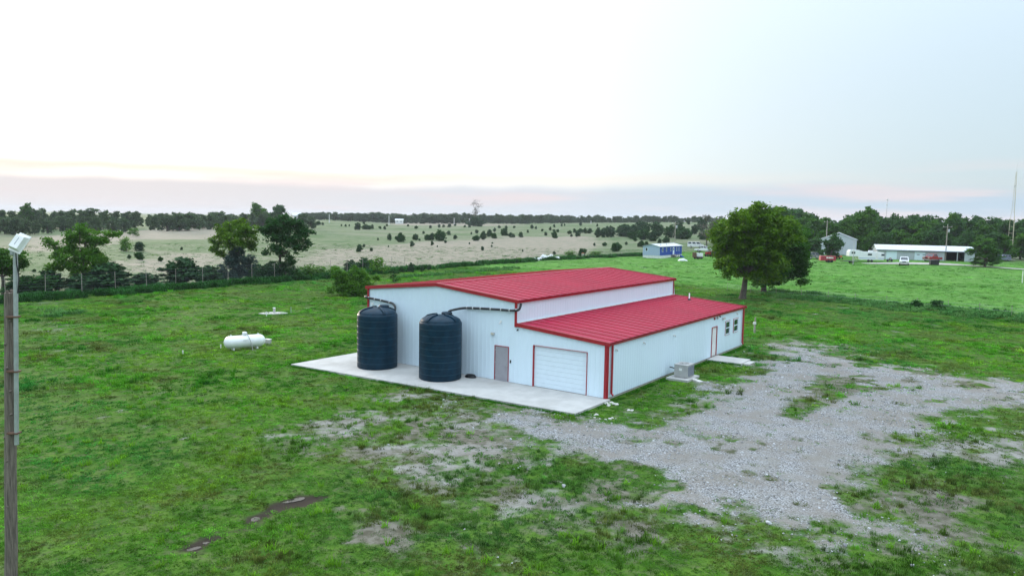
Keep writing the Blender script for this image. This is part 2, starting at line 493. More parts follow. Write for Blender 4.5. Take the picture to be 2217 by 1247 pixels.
TAN = [poly_px(p) for p in (
    [(655, 545), (800, 535), (950, 522), (1100, 513), (1260, 512), (1330, 530), (1250, 548), (1120, 562), (980, 573), (830, 576), (650, 578)],
    [(0, 545), (60, 515), (200, 502), (420, 490), (560, 495), (470, 520), (330, 520), (230, 525), (110, 540)],
    [(330, 545), (470, 548), (470, 600), (280, 606), (200, 612), (270, 585)],
    [(830, 480), (1000, 483), (1150, 486), (1000, 490), (850, 488)],
)]

LANES = [poly_px(p) for p in ([(1080, 905), (1250, 930), (1420, 935), (1520, 930), (1620, 880), (1700, 820), (1760, 775)], [(2400, 850), (2217, 845), (2050, 825), (1900, 800), (1760, 775)],
    [(1520, 1030), (1650, 985), (1760, 930), (1900, 870), (2050, 840)], [(1640, 1080), (1760, 1010), (1860, 940), (1960, 885), (2100, 850)])]

def wetness(x, y, polys, amp, soft, big=2.4, seed=0):
    m = np.zeros(np.shape(x))
    n = (fbm(x / big, y / big, seed, 4) - 0.5) * amp + (fbm(x / 0.45, y / 0.45, seed + 31, 2) - 0.5) * amp * 0.28
    for P in polys:
        lo, hi = P.min(0) - 8, P.max(0) + 8
        k = (x > lo[0]) & (x < hi[0]) & (y > lo[1]) & (y < hi[1])
        if k.any():
            v = np.zeros(np.shape(x)); v[k] = smooth(-soft, soft, sdpoly(x[k], y[k], P) + n[k])
            m = np.maximum(m, v)
    return m

def covers(x, y):
    gr = wetness(x, y, GRAVEL, 6.0, 2.0, 1.7, 3)
    # a broad fringe of thinning stone and bare soil round the drive
    thin = wetness(x, y, GRAVEL, 9.0, 2.2, 1.6, 13) * (fbm(x / 0.8, y / 0.8, 44, 3) > 0.52)
    gr = np.maximum(gr, 0.75 * thin)
    isl = smooth(0.60, 0.68, fbm(x / 1.3, y / 1.3, 77, 3)) * smooth(0.40, 0.6, fbm(x / 5, y / 5, 78, 2))
    gr = gr * (1 - 0.9 * isl)
    lx_, ly_ = WB(x, y)
    # wheel lanes stay clear while the rest of the drive is thinly grown over
    lane = np.zeros(np.shape(x))
    for L in LANES:
        dd = np.full(np.shape(x), 1e9)
        for i in range(len(L) - 1):
            ax, ay = L[i]; ex, ey = L[i + 1] - L[i]
            t = np.clip(((x - ax) * ex + (y - ay) * ey) / (ex * ex + ey * ey), 0, 1)
            dd = np.minimum(dd, np.hypot(x - ax - t * ex, y - ay - t * ey))
        lane = np.maximum(lane, smooth(2.4, 0.9, dd + 1.6 * (fbm(x / 3, y / 3, 66, 2) - .5)))
    weedy = smooth(.46, .62, fbm(x / 2.6, y / 2.6, 79, 4))
    gr = gr * (1 - .9 * weedy * (1 - lane))
    di = wetness(x, y, DIRT, 5.0, 2.4, 1.2, 21) * (.40 + .45 * smooth(-18, -8, x))
    speck = smooth(0.62, 0.80, fbm(x / 1.3, y / 1.3, 90, 4)) * smooth(0.45, 0.7, fbm(x / 9, y / 9, 91, 2))
    di = np.maximum(di, 0.55 * speck)
    mu = wetness(x, y, MUD, 1.6, 0.45, 0.8, 51)
    de = np.maximum(wetness(x, y, DEAD, 3.2, 0.9, 1.4, 61), wetness(x, y, TRAMPLED, 7, 3.5, 1.8, 63) * (.25 + .5 * smooth(.4, .62, fbm(x / 1.1, y / 1.1, 65, 3))))
    halo = np.maximum(wetness(x, y, DIRT, 6, 4.2, 1.6, 23) * (.35 + .45 * smooth(-18, -8, x)), wetness(x, y, GRAVEL, 6, 3.6, 1.7, 25) * .75) * (.35 + .65 * smooth(.32, .6, fbm(x / 1.0, y / 1.0, 27, 4)))
    de = np.maximum(de, halo)
    di = di * (.45 + .55 * smooth(.34, .58, fbm(x / .7, y / .7, 29, 3)))
    return gr, di, mu, de

# local x of the long boundary fence, parallel to the building
def fence_lx(ly):
    return np.interp(ly, [-40, 6, 36, 75, 118, 156, 400], [-73.0, -73.2, -74.2, -78.8, -79.3, -74.0, -60])

_F0, _F1 = G(1575, 626), G(2260, 684)
def beyond(x, y):
    """metres past the stake fence that parts yard and mown field"""
    ex, ey = _F1.x - _F0.x, _F1.y - _F0.y
    return ((y - _F0.y) * ex - (x - _F0.x) * ey) / math.hypot(ex, ey)

# ------------------------------------------------------------------ ground sheet
def grow(a, b, step, lim_lo, lim_hi, k):
    xs = list(np.arange(a, b + 1e-6, step))
    s, v = step, xs[-1]
    while v < lim_hi: s *= k; v += s; xs.append(v)
    s, v, lo = step, xs[0], []
    while v > lim_lo: s *= k; v -= s; lo.append(v)
    return np.array(lo[::-1] + xs)

gx = grow(-34, 46, 0.25, -5000, 5000, 1.035)
gy = grow(14, 76, 0.25, -300, 6000, 1.030)
GXm, GYm = np.meshgrid(gx, gy)
fx, fy = GXm.ravel(), GYm.ravel()
gz = Z(fx, fy)
nx, ny = len(gx), len(gy)
idx = np.arange(nx * ny).reshape(ny, nx)
quads = np.stack([idx[:-1, :-1], idx[:-1, 1:], idx[1:, 1:], idx[1:, :-1]], -1).reshape(-1, 4)
gr, di, mu, de = covers(fx, fy)
lxg, lyg = WB(fx, fy)
pasture = smooth(-1.5, 1.5, fence_lx(lyg) - lxg + 2 * (fbm(fx / 6, fy / 6, 71, 2) - 0.5))
far = smooth(225, 260, np.hypot(fx, fy))
pasture = np.maximum(pasture, far)
tan_ = np.maximum(wetness(fx, fy, TAN, 26, 6, 16, 81), 0.40 * smooth(0.5, 0.64, fbm(fx / 60, fy / 22, 83, 4))) * pasture
mown = (1 - pasture) * smooth(-4, 5, beyond(fx, fy) + 5 * (fbm(fx / 9, fy / 9, 85, 2) - 0.5))
gz = gz - 0.07 * mu * smooth(0.2, 0.9, mu) + 0.02 * gr
me = bpy.data.meshes.new('ground')
me.vertices.add(nx * ny)
me.vertices.foreach_set('co', np.stack([fx, fy, gz], -1).ravel())
me.loops.add(quads.size); me.loops.foreach_set('vertex_index', quads.ravel())
me.polygons.add(len(quads))
me.polygons.foreach_set('loop_start', np.arange(0, quads.size, 4)); me.polygons.foreach_set('loop_total', np.full(len(quads), 4))
me.polygons.foreach_set('use_smooth', np.ones(len(quads), bool))
me.update()
for nm, ch in (('cover', (gr, di, mu, de)), ('zone', (pasture, tan_, mown, np.ones_like(mown)))):
    a = me.attributes.new(nm, 'FLOAT_COLOR', 'POINT')
    a.data.foreach_set('color', np.stack(ch, -1).ravel())

m, nt, b = new_mat('yard_and_pasture')
tco = nt.nodes.new('ShaderNodeTexCoord').outputs['Object']
def att(nm):
    a = nt.nodes.new('ShaderNodeAttribute'); a.attribute_name = nm
    s = nt.nodes.new('ShaderNodeSeparateColor'); nt.links.new(a.outputs['Color'], s.inputs[0])
    return s.outputs[0], s.outputs[1], s.outputs[2], a.outputs['Alpha']
aG, aD, aM, aX = att('cover')
aP, aT, aW, _ = att('zone')
n_big = noise(nt, 0.16, 4, 0.6, tco); n_mid = noise(nt, 0.9, 5, 0.65, tco); n_fin = noise(nt, 7.0, 4, 0.7, tco); n_far = noise(nt, 0.05, 6, 0.62, tco, (1, 0.55, 1))
n_tuft = noise(nt, 2.2, 5, 0.72, tco); n_farfine = noise(nt, 0.35, 6, 0.75, tco, (1, 0.6, 1))
grass = mixc(nt, ramp(nt, n_mid, 0.32, 0.68), (0.034, 0.100, 0.010), (0.088, 0.168, 0.024))
grass = mixc(nt, mth(nt, 'MULTIPLY', ramp(nt, n_tuft, 0.45, 0.70), 0.65), grass, (0.125, 0.115, 0.070))
grass = mixc(nt, mth(nt, 'MULTIPLY', ramp(nt, n_fin, 0.48, 0.66), 0.8), grass, (0.012, 0.036, 0.006))
mowc = mixc(nt, ramp(nt, n_mid, 0.3, 0.7), (0.074, 0.195, 0.026), (0.128, 0.270, 0.055))
mowc = mixc(nt, mth(nt, 'MULTIPLY', ramp(nt, n_big, 0.40, 0.70), 0.6), mowc, (0.150, 0.260, 0.090))
mowc = mixc(nt, mth(nt, 'MULTIPLY', ramp(nt, n_tuft, 0.50, 0.75), 0.45), mowc, (0.030, 0.110, 0.012))
past = mixc(nt, ramp(nt, n_farfine, 0.35, 0.65), (0.092, 0.138, 0.062), (0.165, 0.190, 0.112))
past = mixc(nt, mth(nt, 'MULTIPLY', ramp(nt, n_far, 0.50, 0.64), 0.7), past, (0.062, 0.118, 0.042))
past = mixc(nt, mth(nt, 'MULTIPLY', ramp(nt, n_tuft, 0.58, 0.74), 0.35), past, (0.075, 0.115, 0.060))
tanc = mixc(nt, ramp(nt, n_farfine, 0.35, 0.68), (0.290, 0.245, 0.195), (0.205, 0.200, 0.145))
past = mixc(nt, aT, past, tanc)
base = mixc(nt, aW, grass, mowc)
base = mixc(nt, aP, base, past)
# bare soil, dead thatch, gravel, wet mud
soil = mixc(nt, ramp(nt, n_mid, 0.3, 0.7), (0.205, 0.190, 0.172), (0.305, 0.292, 0.275))
soil = mixc(nt, mth(nt, 'MULTIPLY', ramp(nt, n_fin, 0.5, 0.75), 0.5), soil, (0.120, 0.110, 0.100))
vo = nt.nodes.new('ShaderNodeTexVoronoi'); vo.inputs['Scale'].default_value = 16.0; nt.links.new(tco, vo.inputs['Vector'])
vs_ = nt.nodes.new('ShaderNodeSeparateColor'); nt.links.new(vo.outputs['Color'], vs_.inputs[0])
grav = mixc(nt, vs_.outputs[0], (0.225, 0.222, 0.225), (0.440, 0.440, 0.452))
grav = mixc(nt, ramp(nt, vo.outputs['Distance'], 0.42, 0.75), grav, (0.090, 0.085, 0.080))
grav = mixc(nt, mth(nt, 'MULTIPLY', ramp(nt, n_mid, 0.42, 0.66), 0.75), grav, (0.260, 0.245, 0.228))
def edge_(a, k=0.9):
    return ramp(nt, mth(nt, 'ADD', a, mth(nt, 'MULTIPLY', mth(nt, 'SUBTRACT', n_tuft, 0.5), k)), 0.18, 0.80)
dead = mixc(nt, ramp(nt, n_tuft, 0.35, 0.65), (0.090, 0.080, 0.060), (0.190, 0.175, 0.145))
base = mixc(nt, mth(nt, 'MULTIPLY', edge_(aX), 0.95), base, dead)
base = mixc(nt, mth(nt, 'MULTIPLY', edge_(aD), 0.95), base, soil)
grav = mixc(nt, mth(nt, 'MULTIPLY', ramp(nt, noise(nt, 0.33, 5, 0.7, tco), 0.40, 0.62), 0.8), grav, (0.215, 0.192, 0.168))
base = mixc(nt, mth(nt, 'MULTIPLY', edge_(aG), 0.97), base, grav)
base = mixc(nt, edge_(aM, 0.3), base, (0.045, 0.036, 0.028))
nt.links.new(base, b.inputs['Base Color'])
b.inputs['Roughness'].default_value = 0.95
b.inputs['Specular IOR Level'].default_value = 0.03
hgt = mth(nt, 'ADD', mth(nt, 'MULTIPLY', n_tuft, 0.6), mth(nt, 'ADD', mth(nt, 'MULTIPLY', n_fin, 0.3), mth(nt, 'MULTIPLY', mth(nt, 'MULTIPLY', aG, vo.outputs['Distance']), -0.25)))
bump(nt, b, hgt, 0.5, 0.05)
me.materials.append(m)
ground = tag(link('ground', me), 'patchy green yard and rolling pasture reaching to the horizon', kind='structure')

# puddles lying in the muddy rut
m, nt, b = new_mat('puddle_water')
b.inputs['Base Color'].default_value = (0.03, 0.027, 0.022, 1); b.inputs['Roughness'].default_value = 0.04
bump(nt, b, noise(nt, 6, 2), 0.04, 0.01)
MT['puddle'] = m
def puddle(px, py, wpx, hpx, seed, label):
    c = G(px, py); e = G(px + wpx, py); d = G(px, py - hpx)
    rx, ry = (e - c).length, (d - c).length
    rng = random.Random(seed); mb = MB(); pts = []
    n = 26
    for k in range(n):
        a = 2 * math.pi * k / n
        q = 1 + 0.35 * math.sin(2 * a + seed) * rng.uniform(0.4, 1) + rng.uniform(-0.12, 0.12)
        pts.append((rx * q * math.cos(a), ry * q * math.sin(a) + 0.35 * rx * math.cos(a)))
    mb.prism(pts, -0.05, 0.012, 'z')
    o = mb.build('puddle', MT['puddle'], None, (c.x, c.y, float(c.z) - 0.058))
    tag(o, label, 'puddle', 'puddles in the muddy rut', 'structure')
puddle(633, 1079, 20, 6, 1, 'shining puddle at the upper end of the muddy rut')
puddle(553, 1121, 11, 4, 4, 'small puddle in the middle of the muddy rut')
puddle(420, 1184, 12, 4, 7, 'puddle at the lower end of the muddy rut')
puddle(447, 1172, 7, 3, 9, 'tiny puddle just above the lowest puddle of the rut')

# ------------------------------------------------------------------ instanced cover (grass, stones)
def blade_mesh(name, n, rad, h0, h1, w, lean, mat_, seed, broad=False):
    rng = np.random.default_rng(seed)
    V, F = [], []
    for i in range(n):
        a = rng.uniform(0, 2 * math.pi); r = rad * math.sqrt(rng.uniform())
        p = np.array([r * math.cos(a), r * math.sin(a), -0.02])
        b_ = rng.uniform(0, 2 * math.pi); h = rng.uniform(h0, h1); l = h * rng.uniform(0.2, 1) * lean
        d = np.array([math.cos(b_), math.sin(b_), 0]); s = np.array([-d[1], d[0], 0]) * w * rng.uniform(0.7, 1.3)
        mid = p + d * l * 0.4 + np.array([0, 0, h * 0.6]); tip = p + d * l + np.array([0, 0, h * (0.75 if broad else 1)])
        k = len(V)
        if broad:
            V += [p - s * .3, p + s * .3, mid + s, tip, mid - s]; F += [(k, k + 1, k + 2, k + 4), (k + 4, k + 2, k + 3)]
        else:
            V += [p - s, p + s, mid + s * .8, mid - s * .8, tip]; F += [(k, k + 1, k + 2, k + 3), (k + 3, k + 2, k + 4)]
    me = bpy.data.meshes.new(name); me.from_pydata([tuple(v) for v in V], [], F); me.materials.append(mat_)
    return me

def inst_mat(name, trans, rough=0.6, vary=0.25, scale=9):
    m, nt, b = new_mat(name)
    a = nt.nodes.new('ShaderNodeAttribute'); a.attribute_type = 'INSTANCER'; a.attribute_name = 'tint'
    n = noise(nt, scale, 2, 0.5)
    cc = mixc(nt, 1.0, a.outputs['Color'], mixc(nt, n, (1 - vary,) * 3, (1 + vary,) * 3), 'MULTIPLY')
    nt.links.new(cc, b.inputs['Base Color']); b.inputs['Roughness'].default_value = rough; b.inputs['Specular IOR Level'].default_value = 0.0
    if trans:
        t = nt.nodes.new('ShaderNodeBsdfTranslucent'); nt.links.new(cc, t.inputs['Color'])
        ms = nt.nodes.new('ShaderNodeMixShader'); ms.inputs[0].default_value = trans
        nt.links.new(b.outputs[0], ms.inputs[1]); nt.links.new(t.outputs[0], ms.inputs[2])
        nt.links.new(ms.outputs[0], nt.nodes['Material Output'].inputs['Surface'])
    return m
MT['blade'] = inst_mat('grass_blades', 0.3)
MT['pebble'] = inst_mat('gravel_stones', 0.0, 0.9)

def scatter(name, label, cat, protos, pos, kind, rot, scl, tint):
    c = bpy.data.collections.new(name + '_kinds')
    for i, pm in enumerate(protos):
        c.objects.link(bpy.data.objects.new('%s_kind_%02d' % (name, i), pm))
    me = bpy.data.meshes.new(name)
    n = len(pos)
    me.vertices.add(n); me.vertices.foreach_set('co', np.asarray(pos, float).ravel())
    for nm, ty, fld, arr in (('pick', 'INT', 'value', kind), ('turn', 'FLOAT_VECTOR', 'vector', rot), ('size', 'FLOAT_VECTOR', 'vector', scl), ('tint', 'FLOAT_COLOR', 'color', tint)):
        a = me.attributes.new(nm, ty, 'POINT')
        a.data.foreach_set(fld, np.asarray(arr).ravel())
    o = link(name, me)
    ng = bpy.data.node_groups.new(name + '_nodes', 'GeometryNodeTree')
    ng.interface.new_socket('Geometry', in_out='INPUT', socket_type='NodeSocketGeometry')
    ng.interface.new_socket('Geometry', in_out='OUTPUT', socket_type='NodeSocketGeometry')
    gi = ng.nodes.new('NodeGroupInput'); go = ng.nodes.new('NodeGroupOutput')
    iop = ng.nodes.new('GeometryNodeInstanceOnPoints'); ci = ng.nodes.new('GeometryNodeCollectionInfo')
    ci.inputs[0].default_value = c; ci.inputs['Separate Children'].default_value = True; ci.inputs['Reset Children'].default_value = True
    def na(nm, ty):
        q = ng.nodes.new('GeometryNodeInputNamedAttribute'); q.data_type = ty; q.inputs[0].default_value = nm
        return q.outputs[0]
    ng.links.new(gi.outputs[0], iop.inputs['Points']); ng.links.new(ci.outputs[0], iop.inputs['Instance'])
    iop.inputs['Pick Instance'].default_value = True
    ng.links.new(na('pick', 'INT'), iop.inputs['Instance Index'])
    e2r = ng.nodes.new('FunctionNodeEulerToRotation'); ng.links.new(na('turn', 'FLOAT_VECTOR'), e2r.inputs[0])
    ng.links.new(e2r.outputs[0], iop.inputs['Rotation'])
    ng.links.new(na('size', 'FLOAT_VECTOR'), iop.inputs['Scale'])
    ng.links.new(iop.outputs[0], go.inputs[0])
    md = o.modifiers.new('scatter', 'NODES'); md.node_group = ng
    tag(o, label, cat, kind='stuff')
    return o

rng = np.random.default_rng(7)
def wedge(r0, r1, dens, half=0.80):
    a = math.atan(half)
    n = int(dens * a * (r1 * r1 - r0 * r0))
    r = np.sqrt(rng.uniform(r0 * r0, r1 * r1, n)); t = rng.uniform(-a, a, n)
    return r * np.sin(t), r * np.cos(t), r

def on_built(x, y, pad=0.0):
    lx, ly = WB(x, y)
    b1 = (lx > XL - 0.05 - pad) & (lx < 0.15 + pad) & (ly > -0.1 - pad) & (ly < BL + 0.1 + pad)
    front = -4.83 + (lx + 20.97) / 21.22 * 1.01
    b2 = (lx > -20.97 - pad) & (lx < 0.25 + pad) & (ly > front - pad) & (ly < 0.95 + pad) & ((ly < 0.2) | (lx < XL))
    b3 = (lx > -0.2) & (lx < 3.0 + pad) & (ly > 15.2 - pad) & (ly < 17.6 + pad)
    b4 = (lx > 0.3 - pad) & (lx < 1.85 + pad) & (ly > 7.2 - pad) & (ly < 9.4 + pad)
    return b1 | b2 | b3 | b4

C = np.array
deepg, brig, yell, oliv, blug, paleg = C([.024, .128, .006]), C([.080, .290, .016]), C([.155, .305, .022]), C([.115, .122, .035]), C([.026, .160, .040]), C([.105, .270, .055])
P_all, K_all, R_all, S_all, T_all = [], [], [], [], []
def put(x, y, kind, scl_xy, scl_z, tint, zoff=0.0):
    n = len(x)
    P_all.append(np.stack([x, y, Z(x, y) + zoff], -1)); K_all.append(kind)
    R_all.append(np.stack([rng.normal(0, .10, n), rng.normal(0, .10, n), rng.uniform(0, 6.28, n)], -1))
    S_all.append(np.stack([scl_xy, scl_xy, scl_z], -1)); T_all.append(np.concatenate([np.clip(tint, 0.01, 1), np.ones((n, 1))], 1))

def tint_for(x, y, mown=None):
    n = len(x)
    a = fbm(x / 6, y / 6, 101, 3); c = fbm(x / 1.6, y / 1.6, 103, 3); d = fbm(x / 14, y / 14, 107, 2)
    t = deepg + (brig - deepg) * smooth(.30, .62, a * .5 + c * .5)[:, None]
    t = t + (yell - t) * (smooth(.52, .72, fbm(x / 3, y / 3, 109, 3)) * .8)[:, None]
    t = t + (blug - t) * (smooth(.50, .66, d) * .55)[:, None]
    t = t + (oliv - t) * (smooth(.50, .68, fbm(x / 2.3, y / 2.3, 113, 4)) * .75)[:, None]
    # the trampled middle of the yard is drier
    dry = smooth(-22, -4, x) * smooth(48, 30, y)
    t = t + (oliv * .85 - t) * (dry * .35)[:, None]
    if mown is not None:
        t = t + (paleg - t) * (mown * .75)[:, None]
    return t * np.clip(rng.lognormal(-.03, .34, (n, 1)), .4, 1.75) * (.55 + .9 * fbm(x / .45, y / .45, 115, 2))[:, None] * rng.uniform(.93, 1.07, (n, 3))

for (r0, r1, dens, k) in ((15, 30, 62, .75), (30, 42, 40, .9), (42, 60, 17, 1.35), (60, 95, 9.0, 1.9), (95, 150, 3.6, 2.7), (150, 260, 1.1, 4.0)):
    x, y, r = wedge(r0, r1, dens)
    gr, di, mu, de = covers(x, y)
    lx, ly = WB(x, y)
    inpast = lx < fence_lx(ly)
    mw = smooth(-4, 5, beyond(x, y)) * ~inpast
    p = (1 - np.clip(gr * 1.05, 0, 1)) * (1 - np.clip(di * .85, 0, 1)) * (1 - np.clip(mu * 1.2, 0, 1)) * (1 - .74 * de)
    p = p * (.40 + .60 * smooth(.30, .5, fbm(x / .9, y / .9, 117, 3))) * (.55 + .45 * smooth(.3, .5, fbm(x / 4, y / 4, 118, 2)))
    p = np.where(inpast, p * .30, p)
    spr = smooth(.60, .70, fbm(x / .8, y / .8, 121, 3)) * .35
    p = np.maximum(p, spr * np.clip(gr + di, 0, 1))
    keep = (rng.uniform(size=len(x)) < p) & ~on_built(x, y, .02) & (np.hypot(x, y) < 250)
    x, y, r, mw, ip = x[keep], y[keep], r[keep], mw[keep], inpast[keep]
    n = len(x)
    lush = fbm(x / 3.5, y / 3.5, 131, 3)
    u = rng.uniform(size=n)
    kind = np.where(u < .45, 0, np.where(u < .75, 1, np.where(u < .9, 2, 3)))
    kind = np.where((lush > .60) & (u > .90), 4, kind)
    tt = tint_for(x, y, mw)
    tt = np.where(ip[:, None], tt * .4 + C([.12, .17, .09]) * .6, tt)
    h = rng.uniform(.5, 1.0, n) * (.55 + .55 * smooth(.40, .72, lush)) * (1 - .35 * mw) * min(1.2, .55 + .45 * k)
    put(x, y, kind, k * rng.uniform(.8, 1.25, n), h, tt)

# a greener line of growth hugging slab, walls and pads
ex, ey = [], []
for (x0, y0, x1, y1, n) in ((-20.97, -4.95, 0.25, -3.94, 520), (0.42, -3.8, 0.42, 0, 60), (0.35, 0.2, 0.35, BL, 420), (-21.1, -4.8, -20.9, 0.9, 120), (-20.9, 1.05, -18.9, 1.05, 50), (2.95, 15.1, 0.3, 15.1, 60), (0.3, 17.7, 2.9, 17.7, 60), (0.3, 7.05, 1.9, 7.05, 30), (0.3, 9.5, 1.9, 9.5, 30)):
    t = rng.uniform(size=n)
    lx = x0 + (x1 - x0) * t + rng.normal(0, .07, n); ly = y0 + (y1 - y0) * t + rng.normal(0, .07, n)
    w = [BW(a, b_) for a, b_ in zip(lx, ly)]
    ex += [q.x for q in w]; ey += [q.y for q in w]
ex, ey = C(ex), C(ey); k_ = ~on_built(ex, ey, .03) & (fbm(ex / 1.5, ey / 1.5, 141, 2) > .38); ex, ey = ex[k_], ey[k_]
put(ex, ey, rng.integers(0, 3, len(ex)), rng.uniform(.7, 1.1, len(ex)), rng.uniform(.7, 1.5, len(ex)), (deepg * .7 + brig * .3) * rng.uniform(.7, 1.2, (len(ex), 1)))

# tall weeds
for P in TALL:
    lo, hi = P.min(0) - 2, P.max(0) + 2
    r_ = np.hypot(*P.mean(0)); n = int(np.prod(hi - lo) * (5 if r_ < 70 else 1.8))
    x, y = rng.uniform(lo[0], hi[0], n), rng.uniform(lo[1], hi[1], n)
    k_ = (sdpoly(x, y, P) + 5 * (fbm(x / 3, y / 3, 151, 3) - .66) > 0) & ~on_built(x, y, .3); x, y = x[k_], y[k_]; n = len(x)
    put(x, y, np.where(rng.uniform(size=n) < .7, 5, 4), rng.uniform(1.0, 1.7, n), rng.uniform(.3, .8, n), (C([.065, .205, .050]) + (C([.120, .26, .070]) - C([.065, .205, .050])) * rng.uniform(size=(n, 1))) * rng.uniform(.75, 1.2, (n, 1)))
# rank growth along the boundary fence
n = 9000
ly = rng.uniform(-12, 160, n) ; lx = fence_lx(ly) + rng.normal(0.2, 1.0, n)
w = C([[*BW(a, b_)[:2]] for a, b_ in zip(lx, ly)])
k_ = fbm(w[:, 0] / 4, w[:, 1] / 4, 161, 3) > .44; w = w[k_]; n = len(w)
put(w[:, 0], w[:, 1], np.where(rng.uniform(size=n) < .6, 5, 4), rng.uniform(1.2, 2.2, n), rng.uniform(.5, 1.3, n), C([.028, .105, .022]) * rng.uniform(.6, 1.5, (n, 1)))
# scattered taller tufts with seed heads in the near grass
x, y, r = wedge(16, 70, .55)
gr, di, mu, de = covers(x, y)
k_ = (gr + di + mu < .3) & ~on_built(x, y, .2) & (fbm(x / 5, y / 5, 171, 2) > .52); x, y = x[k_], y[k_]; n = len(x)
put(x, y, np.full(n, 4), rng.uniform(.8, 1.3, n), rng.uniform(.5, 1.0, n), (brig * .4 + yell * .6) * rng.uniform(.8, 1.3, (n, 1)))

protos = [blade_mesh('short_grass_a', 30, .19, .04, .11, .009, 1.0, MT['blade'], 1), blade_mesh('short_grass_b', 26, .17, .05, .15, .010, 1.1, MT['blade'], 2),
          blade_mesh('short_grass_c', 22, .22, .03, .09, .012, 1.3, MT['blade'], 3), blade_mesh('leafy_weed', 16, .15, .05, .11, .030, 1.2, MT['blade'], 4, True),
          blade_mesh('tall_tuft', 30, .13, .12, .34, .010, .9, MT['blade'], 5), blade_mesh('rank_weed', 34, .34, .35, .95, .030, .55, MT['blade'], 6, True)]
scatter('grass', 'uneven green grass covering the yard and fields', 'grass', protos, np.concatenate(P_all), np.concatenate(K_all).astype(np.int32), np.concatenate(R_all), np.concatenate(S_all), np.concatenate(T_all))

# loose stones on the drive
x, y, r = wedge(16, 45, 80); x2, y2, r2 = wedge(45, 75, 26)
x, y, r = np.concatenate([x, x2]), np.concatenate([y, y2]), np.concatenate([r, r2])
gr, di, mu, de = covers(x, y)
k_ = (rng.uniform(size=len(x)) < np.clip(gr, 0, 1) * (.06 + .46 * smooth(.4, .62, fbm(x / 2, y / 2, 181, 3))) + .02 * di) & ~on_built(x, y, .02)
x, y, r = x[k_], y[k_], r[k_]; n = len(x)
def stone_mesh(name, seed):
    bm = bmesh.new(); bmesh.ops.create_icosphere(bm, subdivisions=1, radius=1); rr = random.Random(seed)
    for v in bm.verts: v.co *= rr.uniform(.7, 1.2); v.co.z *= .6
    me = bpy.data.meshes.new(name); bm.to_mesh(me); bm.free(); me.materials.append(MT['pebble']); return me
sz_ = rng.lognormal(math.log(.026), .35, n) * np.where(r > 45, 1.5, 1)
big = rng.uniform(size=n) < .004; sz_[big] *= 2.4
g_ = rng.uniform(.18, .52, (n, 1)); tin = np.concatenate([g_ * .98, g_ * .98, g_ * 1.0, np.ones((n, 1))], 1)
scatter('gravel', 'pale crushed stone scattered over the gravel drive', 'gravel', [stone_mesh('stone_a', 1), stone_mesh('stone_b', 2), stone_mesh('stone_c', 3)],
        np.stack([x, y, Z(x, y) + .02 + sz_ * .2], -1), rng.integers(0, 3, n).astype(np.int32), rng.uniform(0, 6.28, (n, 3)) * C([.1, .1, 1]), np.repeat(sz_[:, None], 3, 1), tin)

# ------------------------------------------------------------------ the metal building
def ribbed(name, a, b, lo, hi, mapper, m, parent, pitch=0.3048, rib=0.014, bw=0.040, tw=0.016):
    if name == 'roof_panel': rib, bw, tw = 0.022, 0.030, 0.010
    """one ribbed sheet covering a..b, lo(a)..hi(a) across"""
    pts = [(a, 0.0)]
    k = math.floor((a - 0.2) / pitch)
    while k * pitch < b + 0.2:
        c = k * pitch + pitch / 2
        for dx, d in ((-bw, 0), (-tw, rib), (tw, rib), (bw, 0)):
            if a + 0.004 < c + dx < b - 0.004: pts.append((c + dx, d))
        k += 1
    pts.append((b, 0.0))
    vs, fs = [], []
    for (t, d) in pts:
        vs.append(mapper(t, d, lo(t))); vs.append(mapper(t, d, hi(t)))
    for i in range(len(pts) - 1):
        fs.append((2 * i, 2 * i + 2, 2 * i + 3, 2 * i + 1))
    return MB().add(vs, fs).build(name, m, parent)

def sheets(name, a, b, lo, hi, mapper, m, parent, cuts=(), openings=(), step=0.9144):
    """a run of sheets; openings = (t0, t1, z0, z1) are left free"""
    ks = {a, b}
    k = math.ceil(a / step)
    while k * step < b: ks.add(k * step); k += 1
    for o in openings: ks.update((o[0], o[1]))
    ks.update(cuts)
    ks = sorted(k for k in ks if a <= k <= b)
    ks = [k for i, k in enumerate(ks) if i == 0 or k - ks[i - 1] > 0.01]
    for i in range(len(ks) - 1):
        t0, t1 = ks[i], ks[i + 1]; tm = (t0 + t1) / 2
        op = [o for o in openings if o[0] < tm < o[1]]
        if op:
            z0, z1 = op[0][2], op[0][3]
            if z0 > lo(tm) + 0.02: ribbed(name, t0, t1, lo, lambda t: z0, mapper, m, parent)
            ribbed(name, t0, t1, lambda t: z1, hi, mapper, m, parent)
        else:
            ribbed(name, t0, t1, lo, hi, mapper, m, parent)

bld = empty('metal_building', (BX, BY, 0), -BYAW)
tag(bld, 'white ribbed metal building with red roof and lower lean-to side', 'building')
c0 = lambda v: (lambda t: v)
def roofz(x):
    if x > -WL: return HL + (HU - HL) * (-x) / WL
    if x > XR: return HM + (HR - HM) * (-x - WL) / (WM / 2)
    return HR - (HR - HM) * (XR - x) / (WM / 2)
under = 0.03
GD = (-4.87, -1.26, 0.0, 2.44)      # garage door
ED = (-7.72, -6.66, 0.0, 2.15)      # entry door
SD = (16.25, 17.30, 0.02, 2.17)     # side door, along the length
W1 = (19.10, 20.10, 1.27, 2.32)
W2 = (21.00, 22.05, 1.27, 2.32)
fnd = MB().box(XL + 0.03, -0.03, 0.03, BL - 0.03, -0.5, -0.005).build('foundation', MT['foundation'], bld)
wall_main = MB().beam((XL, 0.04, 0.03), (-WL, 0.04, 0.03), 0.04, 0.05).build('gable_wall', MT['white'], bld)
